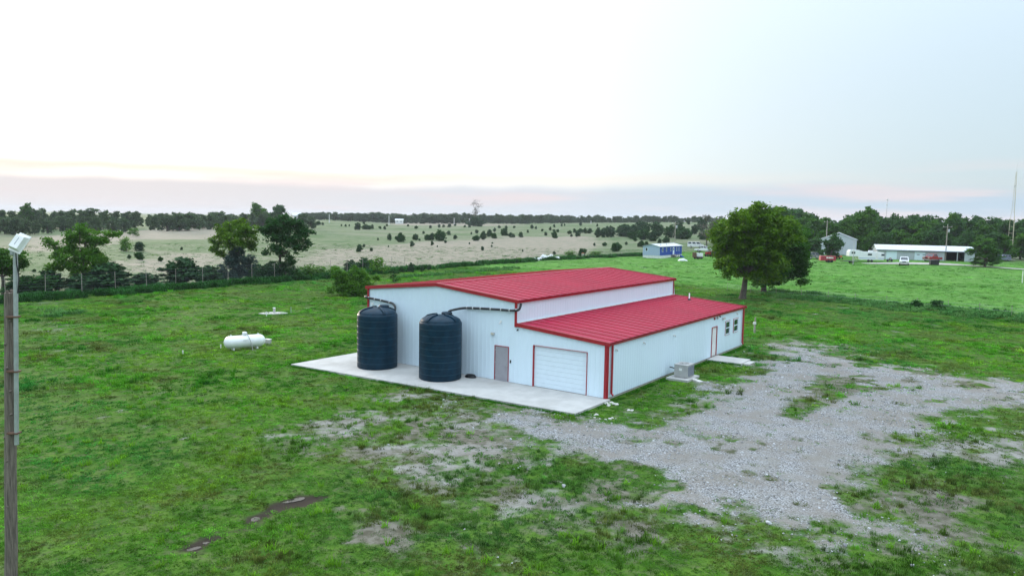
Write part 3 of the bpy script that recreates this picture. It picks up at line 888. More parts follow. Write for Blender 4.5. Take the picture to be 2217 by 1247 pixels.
sheets('wall_panel', XL, -WL, c0(0.01), lambda x: roofz(x) - under if x < -WL - 1e-6 else HM - under, lambda x, d, z: (x, -d, z), MT['white'], wall_main, cuts=(XR,), openings=(ED,))
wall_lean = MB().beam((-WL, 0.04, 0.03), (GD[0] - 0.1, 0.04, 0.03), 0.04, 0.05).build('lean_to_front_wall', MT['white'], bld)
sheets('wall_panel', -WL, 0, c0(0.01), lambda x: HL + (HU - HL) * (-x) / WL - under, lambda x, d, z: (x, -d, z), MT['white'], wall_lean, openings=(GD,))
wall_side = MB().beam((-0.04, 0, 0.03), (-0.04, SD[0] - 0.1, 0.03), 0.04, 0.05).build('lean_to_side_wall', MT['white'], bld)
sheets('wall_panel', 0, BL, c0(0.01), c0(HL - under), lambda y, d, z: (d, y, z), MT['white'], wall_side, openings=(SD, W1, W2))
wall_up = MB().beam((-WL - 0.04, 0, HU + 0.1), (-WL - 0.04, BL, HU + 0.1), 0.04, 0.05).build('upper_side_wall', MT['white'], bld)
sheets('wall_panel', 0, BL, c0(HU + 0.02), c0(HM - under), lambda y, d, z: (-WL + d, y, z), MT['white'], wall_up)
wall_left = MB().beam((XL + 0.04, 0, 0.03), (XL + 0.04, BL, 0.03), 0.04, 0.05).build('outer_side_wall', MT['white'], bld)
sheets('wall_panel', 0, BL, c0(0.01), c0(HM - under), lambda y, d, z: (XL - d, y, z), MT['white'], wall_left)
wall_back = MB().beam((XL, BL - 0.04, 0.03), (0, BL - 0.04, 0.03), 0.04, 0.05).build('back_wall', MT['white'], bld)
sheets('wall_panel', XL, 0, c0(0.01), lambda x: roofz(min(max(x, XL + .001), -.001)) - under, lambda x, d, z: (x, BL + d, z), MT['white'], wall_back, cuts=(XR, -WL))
# roofs
def slope_map(x0, z0, x1, z1):
    L = math.hypot(x1 - x0, z1 - z0); nx_, nz_ = -(z1 - z0) / L, (x1 - x0) / L
    if nz_ < 0: nx_, nz_ = -nx_, -nz_
    return lambda y, d, s: (x0 + (x1 - x0) * s + nx_ * d, y, z0 + (z1 - z0) * s + nz_ * d)
OV = 0.07
def roof(name, x0, z0, x1, z1):
    deck = MB().add([(x0, -OV + .02, z0 - .02), (x0, BL + OV - .02, z0 - .02), (x1, BL + OV - .02, z1 - .02), (x1, -OV + .02, z1 - .02)], [(0, 1, 2, 3)]).build(name, MT['red'], bld)
    sheets('roof_panel', -OV, BL + OV, c0(0.0), c0(1.0), slope_map(x0, z0, x1, z1), MT['red'], deck)
    k = math.ceil(-OV / .9144)
    mp_ = slope_map(x0, z0, x1, z1)
    while k * .9144 < BL + OV:
        y = k * .9144; k += 1
        P = [mp_(y - .022, .0, 0.0), mp_(y + .022, .0, 0.0), mp_(y + .022, .0, 1.0), mp_(y - .022, .0, 1.0), mp_(y - .012, .042, 0.0), mp_(y + .012, .042, 0.0), mp_(y + .012, .042, 1.0), mp_(y - .012, .042, 1.0)]
        MB().hexa(P).build('roof_seam', MT['redtrim'], deck)  # darker red puts the shade of the ribs into the seam colour
    return deck
sl = (HU - HL) / WL; sm = (HR - HM) / (WM / 2)
roof('lean_to_roof', 0.10, HL - 0.10 * sl + .01, -WL + 0.02, HU + .01)
roof('main_roof', -WL + 0.10, HM - 0.10 * sm + .01, XR, HR + .01)
roof('far_main_roof', XL - 0.10, HM - 0.10 * sm + .01, XR, HR + .01)
MB().hexa([(XR - .16, -OV - .01, HR - .005), (XR, -OV - .01, HR + .015), (XR, BL + OV + .01, HR + .015), (XR - .16, BL + OV + .01, HR - .005),
           (XR - .16, -OV - .01, HR + .045), (XR, -OV - .01, HR + .065), (XR, BL + OV + .01, HR + .065), (XR - .16, BL + OV + .01, HR + .045)]).build('ridge_cap', MT['red'], bld)
MB().hexa([(XR, -OV - .01, HR + .015), (XR + .16, -OV - .01, HR - .005), (XR + .16, BL + OV + .01, HR - .005), (XR, BL + OV + .01, HR + .015),
           (XR, -OV - .01, HR + .064), (XR + .16, -OV - .01, HR + .044), (XR + .16, BL + OV + .01, HR + .044), (XR, BL + OV + .01, HR + .064)]).build('ridge_cap', MT['red'], bld)
# rake trims along both gables, gutters along the eaves
def rake(x0, z0, x1, z1, y):
    mb = MB(); mb.beam((x0, y, z0 - .055), (x1, y, z1 - .055), 0.05, 0.19); mb.beam((x0, y + (.035 if y < 1 else -.035), z0 + .055), (x1, y + (.035 if y < 1 else -.035), z1 + .055), 0.12, 0.015)
    mb.build('rake_trim', MT['redtrim'], bld)
for y in (-OV - .03, BL + OV + .03):
    rake(0.20, HL - .2 * sl, -WL, HU, y)
    rake(-WL + .19, HM - .19 * sm, XR, HR, y)
    rake(XL - .19, HM - .19 * sm, XR, HR, y)
def gutter(x, z, sgn):
    mb = MB(); y0, y1 = -OV - .02, BL + OV + .02
    mb.add([(x, y0, z), (x + sgn * .13, y0, z), (x + sgn * .13, y1, z), (x, y1, z), (x, y0, z - .13), (x + sgn * .09, y0, z - .13), (x + sgn * .09, y1, z - .13), (x, y1, z - .13)],
           [(4, 5, 6, 7), (0, 1, 5, 4), (1, 2, 6, 5), (2, 3, 7, 6), (3, 0, 4, 7)])
    mb.build('gutter', MT['redtrim'], bld)
gutter(0.05, HL - .02, 1); gutter(-WL + .05, HM - .02, 1); gutter(XL - .05, HM - .02, -1)
# corner trims and downspouts
def vtrim(x, y, z0, z1, w=0.17, name='corner_trim'):
    MB().box(x - w / 2, x + w / 2, y - .02, y + .02, z0, z1).build(name, MT['redtrim'], bld)
vtrim(-.085 + .04, -.06, 0.0, HL - .14); vtrim(XL + .085 - .04, -.06, 0.0, HM - .14); vtrim(-WL - .02, -.06, HU - .2, HM - .12, 0.16)
MB().box(.036, .056, -.035, .13, 0.0, HL - .14).build('corner_trim', MT['redtrim'], bld)
MB().box(.036, .056, BL - .14, BL + .03, 0.0, HL - .14).build('corner_trim', MT['redtrim'], bld)
MB().box(-WL + .036, -WL + .056, BL - .12, BL + .03, HU + .06, HM - .14).build('corner_trim', MT['redtrim'], bld)
MB().box(XL - .056, XL - .036, -.035, .13, 0.0, HM - .14).build('corner_trim', MT['redtrim'], bld)
def downspout(y, z0):
    mb = MB(); mb.box(.06, .15, y - .055, y + .055, z0, HL - .14, .012); mb.beam((.105, y, z0 + .02), (.22, y - .02, z0 - .08), .09, .08)
    mb.build('downspout', MT['redtrim'], bld)
downspout(.42, .22); downspout(BL - .45, .2)
# white flashing where the lean-to roof meets the upper wall
MB().box(-WL + .035, -WL + .10, .0, BL, HU + .03, HU + .06).build('wall_flashing', MT['offwhite'], bld)
# overhead garage door: frame and eight slats in recess
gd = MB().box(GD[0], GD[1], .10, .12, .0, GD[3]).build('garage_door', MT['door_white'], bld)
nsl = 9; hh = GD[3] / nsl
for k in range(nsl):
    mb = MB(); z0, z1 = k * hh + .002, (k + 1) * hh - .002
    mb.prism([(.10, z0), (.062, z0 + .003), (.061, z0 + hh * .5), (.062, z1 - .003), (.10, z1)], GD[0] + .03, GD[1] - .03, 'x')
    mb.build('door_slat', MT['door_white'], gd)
MB().box(GD[0] + .02, GD[1] - .02, .05, .10, -.003, .012).build('bottom_seal', MT['black'], gd)
fr = MB(); fr.box(GD[0] - .035, GD[0] + .02, -.04, .10, 0, GD[3]); fr.box(GD[1] - .015, GD[1] + .02, -.04, .10, 0, GD[3]); fr.box(GD[0] - .035, GD[1] + .02, -.04, .10, GD[3], GD[3] + .025)
fr.build('door_frame', MT['redtrim'], gd)
# entry door in the gable
ed = MB().box(ED[0] + .04, ED[1] - .04, .0, .045, .02, ED[3] - .04).build('entry_door', MT['greydoor'], bld)
fr = MB(); fr.box(ED[0], ED[0] + .035, -.04, .05, 0, ED[3] + .0); fr.box(ED[1] - .035, ED[1], -.04, .05, 0, ED[3] + .0); fr.box(ED[0] + .035, ED[1] - .035, -.04, .05, ED[3] - .035, ED[3] + .0)
fr.build('door_frame', MT['redtrim'], ed)
hd = MB(); hd.tube([(ED[1] - .12, .0, 1.0), (ED[1] - .12, -.06, 1.0), (ED[1] - .24, -.06, 1.0)], .014, 6); hd.box(ED[1] - .15, ED[1] - .09, -.012, .0, .92, 1.08); hd.build('handle', MT['steel'], ed)
for z in (.3, 1.1, 1.85): MB().box(ED[0] + .03, ED[0] + .075, -.012, .0, z - .05, z + .05).build('hinge', MT['steel'], ed)
MB().box(ED[0], ED[1], -.06, .02, .0, .02).build('threshold', MT['steel'], ed)
# side door
sd_ = MB().box(-.05, -.01, SD[0] + .04, SD[1] - .04, .03, SD[3] - .04).build('side_door', MT['offwhite'], bld)
fr = MB(); fr.box(-.05, .05, SD[0] - .02, SD[0] + .035, 0.01, SD[3] + .02); fr.box(-.05, .05, SD[1] - .035, SD[1] + .02, 0.01, SD[3] + .02); fr.box(-.05, .05, SD[0] + .035, SD[1] - .035, SD[3] - .035, SD[3] + .02)
fr.build('door_frame', MT['redtrim'], sd_)
MB().tube([(-.01, SD[0] + .12, 1.0), (.05, SD[0] + .12, 1.0), (.05, SD[0] + .22, 1.0)], .014, 6).build('handle', MT['steel'], sd_)
# two sash windows
for W in (W1, W2):
    y0, y1, z0, z1 = W; zm = (z0 + z1) / 2
    fr = MB()
    for (a, b_, c_, d_) in ((y0, y0 + .07, z0, z1), (y1 - .07, y1, z0, z1), (y0 + .07, y1 - .07, z0, z0 + .07), (y0 + .07, y1 - .07, z1 - .07, z1)): fr.box(-.03, .045, a, b_, c_, d_)
    wn_ = fr.build('window', MT['door_white'], bld)
    MB().box(-.01, .035, y0 + .07, y1 - .07, zm - .035, zm + .035).build('meeting_rail', MT['door_white'], wn_)
    MB().box(-.02, .0, y0 + .07, y1 - .07, z0 + .07, zm - .035).build('pane', MT['glass'], wn_)
    MB().box(-.005, .015, y0 + .07, y1 - .07, zm + .035, z1 - .07).build('pane', MT['glass'], wn_)
    tr = MB()
    for (a, b_, c_, d_) in ((y0 - .03, y0, z0 - .03, z1 + .03), (y1, y1 + .03, z0 - .03, z1 + .03), (y0, y1, z0 - .03, z0), (y0, y1, z1, z1 + .03)): tr.box(-.02, .04, a, b_, c_, d_)
    tr.build('window_trim', MT['redtrim'], wn_)
# small fittings on the walls
def fitting(name, m, x0, x1, y0, y1, z0, z1, c=.012):
    return MB().box(x0, x1, y0, y1, z0, z1, c).build(name, m, bld)
lw = fitting('wall_lamp', MT['acgrey'], -7.98, -7.72, -.13, -.02, 2.76, 2.92, .03); MB().box(-7.95, -7.75, -.15, -.125, 2.77, 2.88, .01).build('lens', MT['lampglass'], lw)
cm = fitting('security_camera', MT['offwhite'], -7.33, -7.22, -.06, -.0, 3.58, 3.70); MB().tube([(-7.275, -.05, 3.60), (-7.275, -.17, 3.53)], .04, 8).build('camera_body', MT['offwhite'], cm)
fitting('card_reader', MT['black'], -6.55, -6.48, -.06, -.0, 1.18, 1.36)
cm = fitting('security_camera', MT['black'], -6.05, -5.98, -.05, .0, 3.22, 3.30); MB().tube([(-6.015, -.04, 3.26), (-6.015, -.13, 3.22)], .035, 8).build('camera_body', MT['black'], cm)
fitting('junction_box', MT['offwhite'], -18.32, -18.14, -.09, .0, 3.78, 3.92)
fitting('alarm_strobe', MT['strobe'], .0, .08, 16.55, 16.76, 2.72, 2.88)
fitting('meter_box', MT['acgrey'], .0, .12, 17.15, 17.42, 2.72, 2.96)
cm = fitting('security_camera', MT['black'], .0, .07, 17.55, 17.66, 2.84, 2.96); MB().tube([(.05, 17.6, 2.9), (.17, 17.55, 2.86)], .045, 8).build('camera_body', MT['black'], cm)
lw = fitting('wall_lamp', MT['acgrey'], .02, .12, 18.35, 18.85, 2.56, 2.70, .03); MB().box(.115, .14, 18.4, 18.8, 2.57, 2.66, .008).build('lens', MT['lampglass'], lw)
for y, z in ((21.6, 2.72), (9.2, 2.45), (4.6, 2.55), (1.0, 2.62)):
    cm = fitting('wall_bracket', MT['offwhite'], .0, .06, y - .06, y + .06, z - .05, z + .06); MB().tube([(.05, y, z), (.12, y, z), (.13, y, z - .1)], .025, 6).build('spout', MT['acgrey'], cm)
vp = MB().lathe([(.14, 0), (.10, .05), (.055, .09), (.055, .55), (.05, .56)], 14, (-4.05, 21.9, HL + (HU - HL) * 4.05 / WL + .01)).build('vent_pipe', MT['offwhite'], bld)
MB().lathe([(.17, 0), (.16, .04), (.08, .12), (.06, .13)], 14, (-4.05, 21.9, HL + (HU - HL) * 4.05 / WL + .012)).build('boot_flashing', MT['black'], vp)

# ------------------------------------------------------------------ concrete apron, pads
def poly_slab(name, pts, z0, z1, m):
    mb = MB(); mb.prism([(BW(*p).x, BW(*p).y) for p in pts], z0, z1, 'z'); return mb.build(name, m)
apron = poly_slab('concrete_apron', [(-20.97, -4.83), (-15.6, -4.575), (-15.6, 0.02), (XL - .05, 0.02), (XL - .05, .95), (-20.8, .95)], -.4, -.004, MT['concrete'])
tag(apron, 'pale concrete apron along the gable of the white metal building', kind='structure')
for i, (a, b_) in enumerate(((-15.588, -10.3), (-10.288, -5.1), (-5.088, .25))):
    fy_ = lambda x: -4.83 + (x + 20.97) / 21.22 * 1.01
    mb = MB(); org = BW(0, 0)
    mb.prism([(BW(*p).x, BW(*p).y) for p in ((a, fy_(a)), (b_, fy_(b_)), (b_, .02), (a, .02))], -.4, -.004, 'z')
    mb.build('slab', MT['concrete'], apron)
# tanks
def tank(lx, ly, label, turn):
    t = empty('water_tank', BW(lx, ly, -.004), turn)
    tag(t, label, 'tank', 'dark blue ribbed rainwater tanks')
    r, h, n = 1.31, 3.52, 9
    prof = [(r - .05, 0), (r, .05)]
    for k in range(1, n):
        z = k * h / n
        prof += [(r, z - .06), (r, z - .035), (r - .008, z - .010), (r - .008, z + .010), (r, z + .035), (r, z + .06)]
    prof += [(r, h - .10), (r - .015, h - .04), (r - .07, h + .02)]
    MB().lathe(prof, 56).build('shell', MT['tank'], t)
    bands = []
    for k in range(1, n):
        z = k * h / n
        MB().lathe([(r - .02, z - .012), (r + .010, z - .006), (r + .010, z + .006), (r - .02, z + .014)], 56).build('band', MT['tankband'], t)
    dome = [(r - .065, h + .005)] + [((r - .07) * math.cos(a), h + .02 + .40 * math.sin(a)) for a in np.linspace(.05, 1.45, 10)] + [(.08, h + .42)]
    dm = MB().lathe(dome, 48).build('dome', MT['tank'], t)
    for k in range(4):
        a = k * math.pi / 2 + .35
        P = []
        for q in np.linspace(.10, 1.30, 9):
            rr, zz = (r - .07) * math.cos(q), h + .045 + .40 * math.sin(q); P.append((rr * math.cos(a), rr * math.sin(a), zz))
        mb = MB()
        for i in range(len(P) - 1): mb.beam(P[i], P[i + 1], .17, .10)
        mb.build('dome_rib', MT['tank'], dm)
    lx_, ly_ = .62 * math.cos(1.0 - turn), .62 * math.sin(1.0 - turn)
    ld = MB().lathe([(.30, 0), (.30, .12), (.33, .13), (.33, .21), (.28, .24), (.05, .26)], 28, (lx_, ly_, h + .27)).build('manway_lid', MT['tank'], t)
    MB().lathe([(.335, .14), (.345, .15), (.345, .19), (.335, .20)], 28, (lx_, ly_, h + .27)).build('lid_ring', MT['black'], ld)
    MB().tube([(0, -r + .02, .22), (0, -r - .10, .22)], .05, 10).build('outlet', MT['black'], t, rot=(0, 0, 2.2 - turn))
    return t
tank(-16.07, -1.72, 'dark blue ribbed water tank beside the outer corner of the gable', .2)
tank(-10.62, -1.72, 'dark blue ribbed water tank nearer the grey entry door', .6)
# overflow pipes fixed to the gable
def pipe(name, label, pts, straps, r=.075):
    o = empty(name, (BX, BY, 0), -BYAW); tag(o, label, 'pipe', 'black rainwater pipes on the gable')
    sp = []
    P = [Vector(p) for p in pts]
    for i in range(len(P) - 1):
        a, b_, c_, d_ = P[max(i - 1, 0)], P[i], P[i + 1], P[min(i + 2, len(P) - 1)]
        for k in range(6):
            t = k / 6
            sp.append(0.5 * ((2 * b_) + (-a + c_) * t + (2 * a - 5 * b_ + 4 * c_ - d_) * t * t + (-a + 3 * b_ - 3 * c_ + d_) * t ** 3))
    sp.append(P[-1])
    MB().tube(sp, r, 12).build('hose', MT['black'], o)
    for (i, t) in straps:
        q = P[i].lerp(P[i + 1], t); dr = (P[i + 1] - P[i]).normalized()
        mb = MB(); mb.tube([q - dr * .022, q + dr * .022], r + .014, 12); mb.box(q.x - .022, q.x + .022, q.y, -.0, q.z - .06, q.z + .06)
        mb.build('strap', MT['offwhite'], o)
    return o
pipe('rain_pipe', 'short black strapped pipe dropping into the tank at the outer corner',
     [(XL - .22, .2, 4.30), (XL - .12, -.16, 4.28), (-18.2, -.15, 4.22), (-17.6, -.15, 4.18), (-16.45, -.15, 4.07), (-16.08, -.2, 3.98), (-15.82, -.32, 3.78), (-15.70, -.52, 3.50)], [(1, .55), (2, .5), (3, .25), (3, .95)])
pipe('rain_pipe', 'long black strapped pipe running along the gable to the second tank',
     [(-WL + .22, .12, 4.82), (-WL + .20, -.05, 4.50), (-WL - .12, -.15, 4.40), (-7.4, -.15, 4.37), (-8.8, -.15, 4.32), (-9.85, -.15, 4.26), (-10.25, -.40, 4.20), (-10.53, -.90, 4.10), (-10.60, -1.02, 3.98)], [(2, .25), (2, .8), (3, .4), (3, .95), (4, .5), (5, -.05), (1, .5)])
# black coil lying by the wall
cl = MB()
for k in range(3):
    cl.tube([((.30 - .03 * k) * math.cos(a) * 1.25, (.24 - .02 * k) * math.sin(a), .035 + .05 * k) for a in np.linspace(0, 6.28, 22)], .035, 6)
o = cl.build('hose_coil', MT['black'], None, BW(-9.25, -.42, 0.0)); o.rotation_euler[2] = -BYAW
tag(o, 'small black hose coil on the concrete beside the tank', 'hose')
# side stoop
st = MB(); st.box(.06, 2.55, 15.35, 17.45, -.4, -.02, .015); stoop = st.build('door_stoop', MT['concrete'], None, (BX, BY, 0), (0, 0, -BYAW))
tag(stoop, 'concrete stoop in front of the side door', 'stoop')
MB().box(2.552, 3.0, 15.75, 17.05, -.4, -.08, .015).build('step', MT['concrete'], stoop)
# condenser
ac = empty('condenser_unit', BW(1.12, 8.42, 0.02), -BYAW); tag(ac, 'grey boxy air conditioner on a small pad beside the side wall', 'air conditioner')
MB().box(-.45, .45, -.55, .55, .02, .80, .02).build('cabinet', MT['acgrey'], ac)
for k in range(9): MB().box(.452, .468, -.5, .5, .10 + .072 * k, .14 + .072 * k).build('louver', MT['grille'], ac)
for k in range(9): MB().box(-.40, .40, .552, .568, .10 + .072 * k, .14 + .072 * k).build('louver', MT['grille'], ac)
MB().box(-.47, .47, -.57, .57, .80, .825, .008).build('top_cover', MT['acgrey'], ac)
fg = MB(); fg.lathe([(.34, .826), (.34, .845), (.31, .85), (.31, .828)], 24)
for k in range(6):
    a = k * math.pi / 6; fg.beam((-.33 * math.cos(a), -.33 * math.sin(a), .845), (.33 * math.cos(a), .33 * math.sin(a), .845), .012, .012)
fg.build('fan_guard', MT['acgrey'], ac)
MB().box(-.12, .06, -.562, -.55, .45, .60).build('label_plate', MT['offwhite'], ac)
MB().tube([(-1.14, .3, .42), (-.9, .3, .40), (-.7, .28, .36), (-.44, .28, .36)], .035, 8).build('line_set', MT['black'], ac)
pd = MB().box(.35, 1.80, 7.35, 9.35, -.4, .02, .01).build('condenser_pad', MT['concrete'], None, (BX, BY, 0), (0, 0, -BYAW)); tag(pd, 'thin concrete pad under the grey air conditioner', 'pad')
sb = MB(); sb.add([(-.16, -.40, 0), (.16, -.40, 0), (.20, .40, 0), (-.20, .40, 0), (-.16, -.40, .14), (.16, -.40, .14), (.20, .40, .05), (-.20, .40, .05)], [(0, 3, 2, 1), (4, 5, 6, 7), (0, 1, 5, 4), (1, 2, 6, 5), (2, 3, 7, 6), (3, 0, 4, 7)])
o = sb.build('splash_block', MT['stone'], None, BW(2.05, 8.15, -.12)); o.rotation_euler[2] = -BYAW - 1.9; tag(o, 'pale concrete splash block in the grass beside the air conditioner pad', 'splash block')
# rubble at the near corner and along the slab
def rock(lx, ly, s, seed, label, grp='pale rubble near the slab corner'):
    bm = bmesh.new(); bmesh.ops.create_icosphere(bm, subdivisions=2, radius=s); rr = random.Random(seed)
    for v in bm.verts: v.co = Vector((v.co.x * rr.uniform(.8, 1.2), v.co.y * rr.uniform(.75, 1.1), v.co.z * rr.uniform(.45, .7)))
    me = bpy.data.meshes.new('rock'); bm.to_mesh(me); bm.free(); me.materials.append(MT['stone'])
    o = link('rock', me, None, BW(lx, ly, -.12 + s * .2)); tag(o, label, 'rock', grp)
rr_ = random.Random(5)
for k in range(7): rock(.55 + rr_.uniform(-.2, .35), -.55 + rr_.uniform(-.45, .3), rr_.uniform(.07, .15), k, 'pale stone in the small heap at the near corner of the building')
for k in range(8): rock(1.3 + rr_.uniform(-.5, .7), -3.3 + rr_.uniform(-.35, .35), rr_.uniform(.05, .13), 20 + k, 'pale stone in the loose row beyond the slab corner', 'pale rubble beyond the slab corner')
for k in range(4): rock(2.2 + rr_.uniform(-.3, .3), -1.1 + rr_.uniform(-.2, .2), rr_.uniform(.05, .11), 40 + k, 'pale stone lying in the grass strip by the near corner', 'pale stones in the grass strip')

# ------------------------------------------------------------------ trees and shrubs
def leaf_mesh(name, cen, size, mat_, seed, tint, flat=0.35):
    r = np.random.default_rng(seed); n = len(cen)
    nrm = r.normal(size=(n, 3)); nrm[:, 2] = np.abs(nrm[:, 2]) + flat; nrm /= np.linalg.norm(nrm, axis=1, keepdims=True)
    a = np.cross(nrm, r.normal(size=(n, 3))); a /= np.linalg.norm(a, axis=1, keepdims=True) + 1e-9
    b = np.cross(nrm, a)
    s = (size * r.uniform(.65, 1.35, n))[:, None]; w = r.uniform(.42, .75, n)[:, None]
    V = np.stack([cen - a * s, cen + b * s * w, cen + a * s * 1.1, cen - b * s * w], 1).reshape(-1, 3)
    me = bpy.data.meshes.new(name)
    me.vertices.add(4 * n); me.vertices.foreach_set('co', V.ravel())
    me.loops.add(4 * n); me.loops.foreach_set('vertex_index', np.arange(4 * n))
    me.polygons.add(n); me.polygons.foreach_set('loop_start', np.arange(0, 4 * n, 4)); me.polygons.foreach_set('loop_total', np.full(n, 4))
    me.update()
    at_ = me.attributes.new('tint', 'FLOAT', 'POINT'); at_.data.foreach_set('value', np.repeat(np.clip(tint, 0, 1), 4))
    me.materials.append(mat_)
    return me

def crown_points(lobes, seed, clump_r, per_clump, dens):
    """lobes: (x, y, z, r, zsquash). returns leaf centres, tint, clump centres per lobe"""
    r = np.random.default_rng(seed); C_, T_, by = [], [], []
    for (x, y, z, rad, sq) in lobes:
        n = max(4, int(dens * (rad / clump_r) ** 2))
        d = r.normal(size=(n, 3)); d /= np.linalg.norm(d, axis=1, keepdims=True)
        q = r.uniform(size=(n, 1)) ** (1 / 2.4) * rad * r.uniform(.78, 1.16, (n, 1))
        cc = np.array([x, y, z]) + d * q * np.array([1, 1, sq])
        by.append(cc)
        ct = r.uniform(0, 1, n)
        for k in range(n):
            m_ = max(5, int(per_clump * r.uniform(.55, 1.4)))
            e = r.normal(size=(m_, 3)) * clump_r * .48 * np.array([1, 1, .62])
            C_.append(cc[k] + e); T_.append(np.clip(ct[k] * .55 + .45 * r.uniform(size=m_) , 0, 1))
    return np.concatenate(C_), np.concatenate(T_), by

def woody(name, base_r, fork, top, lobes, by, seed, mat_, parent, twig=3, lean=(0, 0), n=7):
    rr = random.Random(seed); mb = MB()
    tr = [Vector((lean[0] * t + rr.uniform(-.06, .06) * base_r * 4 * t, lean[1] * t, z)) for t, z in ((0, -.25), (.12, fork * .12), (.4, fork * .45), (.75, fork * .8), (1, fork))]
    rad = [base_r * 1.45, base_r * 1.05, base_r * .9, base_r * .8, base_r * .72]
    mb.tube(tr, rad, n)
    ends = tr[-1]
    for i, L in enumerate(lobes):
        c = Vector(L[:3]); s = tr[-1] if L[2] > fork * 1.05 else tr[3]
        mid = s.lerp(c, .5) + Vector((rr.uniform(-.3, .3), rr.uniform(-.3, .3), rr.uniform(.0, .4))) * L[3] * .5
        lr = base_r * .42 * min(1, L[3] / 2.0)
        mb.tube([s, s.lerp(mid, .6), mid, c], [lr * 1.1, lr * .9, lr * .7, lr * .35], 5, cap=False)
        cc = by[i]
        for k in rr.sample(range(len(cc)), min(twig * 3, len(cc))):
            q = Vector(cc[k]); mb.tube([mid.lerp(c, rr.uniform(.2, .9)), c.lerp(q, .55), q], [lr * .34, lr * .22, lr * .08], 4, cap=False)
    return mb.build(name, mat_, parent)

def tree(name, label, cat, px, py, lobes_px, leaf, seed, base_r=.22, fork_px=None, clump=.6, per=46, dens=2.6, lsize=.17, depth_j=.45, group=None, lean=(0, 0), twig=3, dist=None):
    """a tree whose outline lobes are given relative to its foot; depth of each lobe is spread about the stem"""
    foot = G(px, py) if dist is None else None
    if dist is not None:
        d = ray(px, py); t = dist / math.hypot(d[0], d[1]); foot = Vector((d[0] * t, d[1] * t, 0)); foot.z = float(Z(foot.x, foot.y))
    s = foot.y / FPX
    rr = random.Random(seed)
    mx = max(abs(l[0] - px) + l[2] for l in lobes_px) * s
    # the line of sight tilts the axes only slightly: lay the lobes out in the vertical plane facing the road side
    e = Vector((foot.x, foot.y, 0)).normalized(); sd_v = Vector((e.y, -e.x, 0))
    lobes = []
    for (lx, ly, lr, *o) in lobes_px:
        side, high = (lx - px) * s * math.cos(math.atan2(foot.x, foot.y)), (py - ly) * s
        dep = o[0] * s if o else rr.uniform(-1, 1) * depth_j * mx * (1 - min(1, abs(lx - px) * s / mx) ** 2) ** .5
        v = sd_v * side + e * dep
        lobes.append((v.x, v.y, max(lr * s * .5, high + float(foot.z) * 0), lr * s * 1.22, .9))
    root = empty(name, foot); tag(root, label, cat, group)
    pts, tint, by = crown_points(lobes, seed, clump, per * 1.1, dens * 1.38)
    link('crown', leaf_mesh('crown', pts, lsize, LEAF[leaf], seed, tint), root)
    fork = (fork_px * s) if fork_px else .35 * max(l[2] for l in lobes)
    woody('trunk', base_r, fork, 0, lobes, by, seed, MT['bark'], root, twig, lean)
    return root

tree('shade_tree', 'large olive green shade tree standing alone behind the lean-to roof', 'tree', 1607, 647,
     [(1582, 505, 34), (1620, 482, 34), (1660, 482, 36), (1605, 528, 40), (1652, 528, 46), (1562, 538, 26), (1572, 574, 22), (1618, 566, 34), (1660, 570, 34), (1552, 508, 18), (1600, 478, 24), (1690, 505, 30), (1640, 460, 20), (1592, 592, 12), (1575, 548, 24)],
     'olive', 11, .42, 52, clump=.75, per=60, dens=3.0, lsize=.19, lean=(.35, 0))
tree('shade_tree', 'darker spreading tree crowding behind the large olive shade tree', 'tree', 1653, 631,
     [(1690, 540, 36), (1708, 572, 26), (1730, 588, 15), (1660, 588, 28), (1712, 520, 28), (1650, 610, 16), (1733, 560, 15), (1690, 585, 22), (1675, 610, 12), (1738, 603, 7), (1690, 495, 24), (1700, 548, 34), (1672, 560, 34), (1640, 600, 18), (1722, 545, 22)],
     'oak', 12, .38, 40, clump=.75, per=60, dens=3.0, lsize=.20)
tree('field_tree', 'bushy green tree rising behind the wire fence near the light pole', 'tree', 182, 628,
     [(176, 497, 13), (152, 518, 19), (190, 515, 21), (120, 532, 12), (215, 517, 16), (243, 510, 9), (258, 506, 5), (135, 556, 21), (175, 552, 27), (210, 556, 23), (118, 580, 12), (170, 586, 18), (222, 576, 14), (108, 524, 7), (200, 595, 14)],
     'shrub', 13, .26, 45, clump=.55, per=44, dens=2.6, lsize=.16)
tree('field_tree', 'dark tree half cut off behind the light pole', 'tree', 8, 640,
     [(8, 560, 20), (44, 558, 14), (20, 582, 18), (58, 572, 10), (-15, 552, 22), (-30, 580, 25), (40, 590, 12)], 'oak', 14, .25, 40, clump=.55, per=44, dens=2.6, lsize=.16)
tree('field_tree', 'yellowish green round tree of the pair at the wire fence', 'tree', 512, 606,
     [(510, 492, 20), (535, 497, 16), (486, 506, 17), (551, 502, 10), (470, 526, 12), (505, 522, 22), (540, 526, 17), (476, 548, 9), (510, 545, 12), (462, 540, 6)],
     'olive', 15, .20, 50, clump=.55, per=44, dens=2.6, lsize=.17)
tree('field_tree', 'tall dark fan shaped tree of the pair at the wire fence', 'tree', 607, 605,
     [(615, 480, 16), (592, 490, 19), (635, 486, 17), (650, 500, 15), (600, 510, 19), (571, 500, 10), (625, 515, 18), (655, 515, 11), (667, 526, 7), (641, 534, 12), (660, 535, 7), (601, 538, 12), (614, 548, 8), (574, 545, 6), (672, 500, 6)],
     'deep', 16, .24, 50, clump=.55, per=46, dens=2.8, lsize=.17)
tree('thicket', 'dark leafy thicket round the foot of the fan shaped tree', 'shrub', 618, 606,
     [(630, 562, 11), (625, 588, 17), (602, 590, 14), (643, 598, 11), (612, 572, 9), (655, 600, 8)], 'deep', 17, .10, 14, clump=.45, per=46, dens=3, lsize=.14)
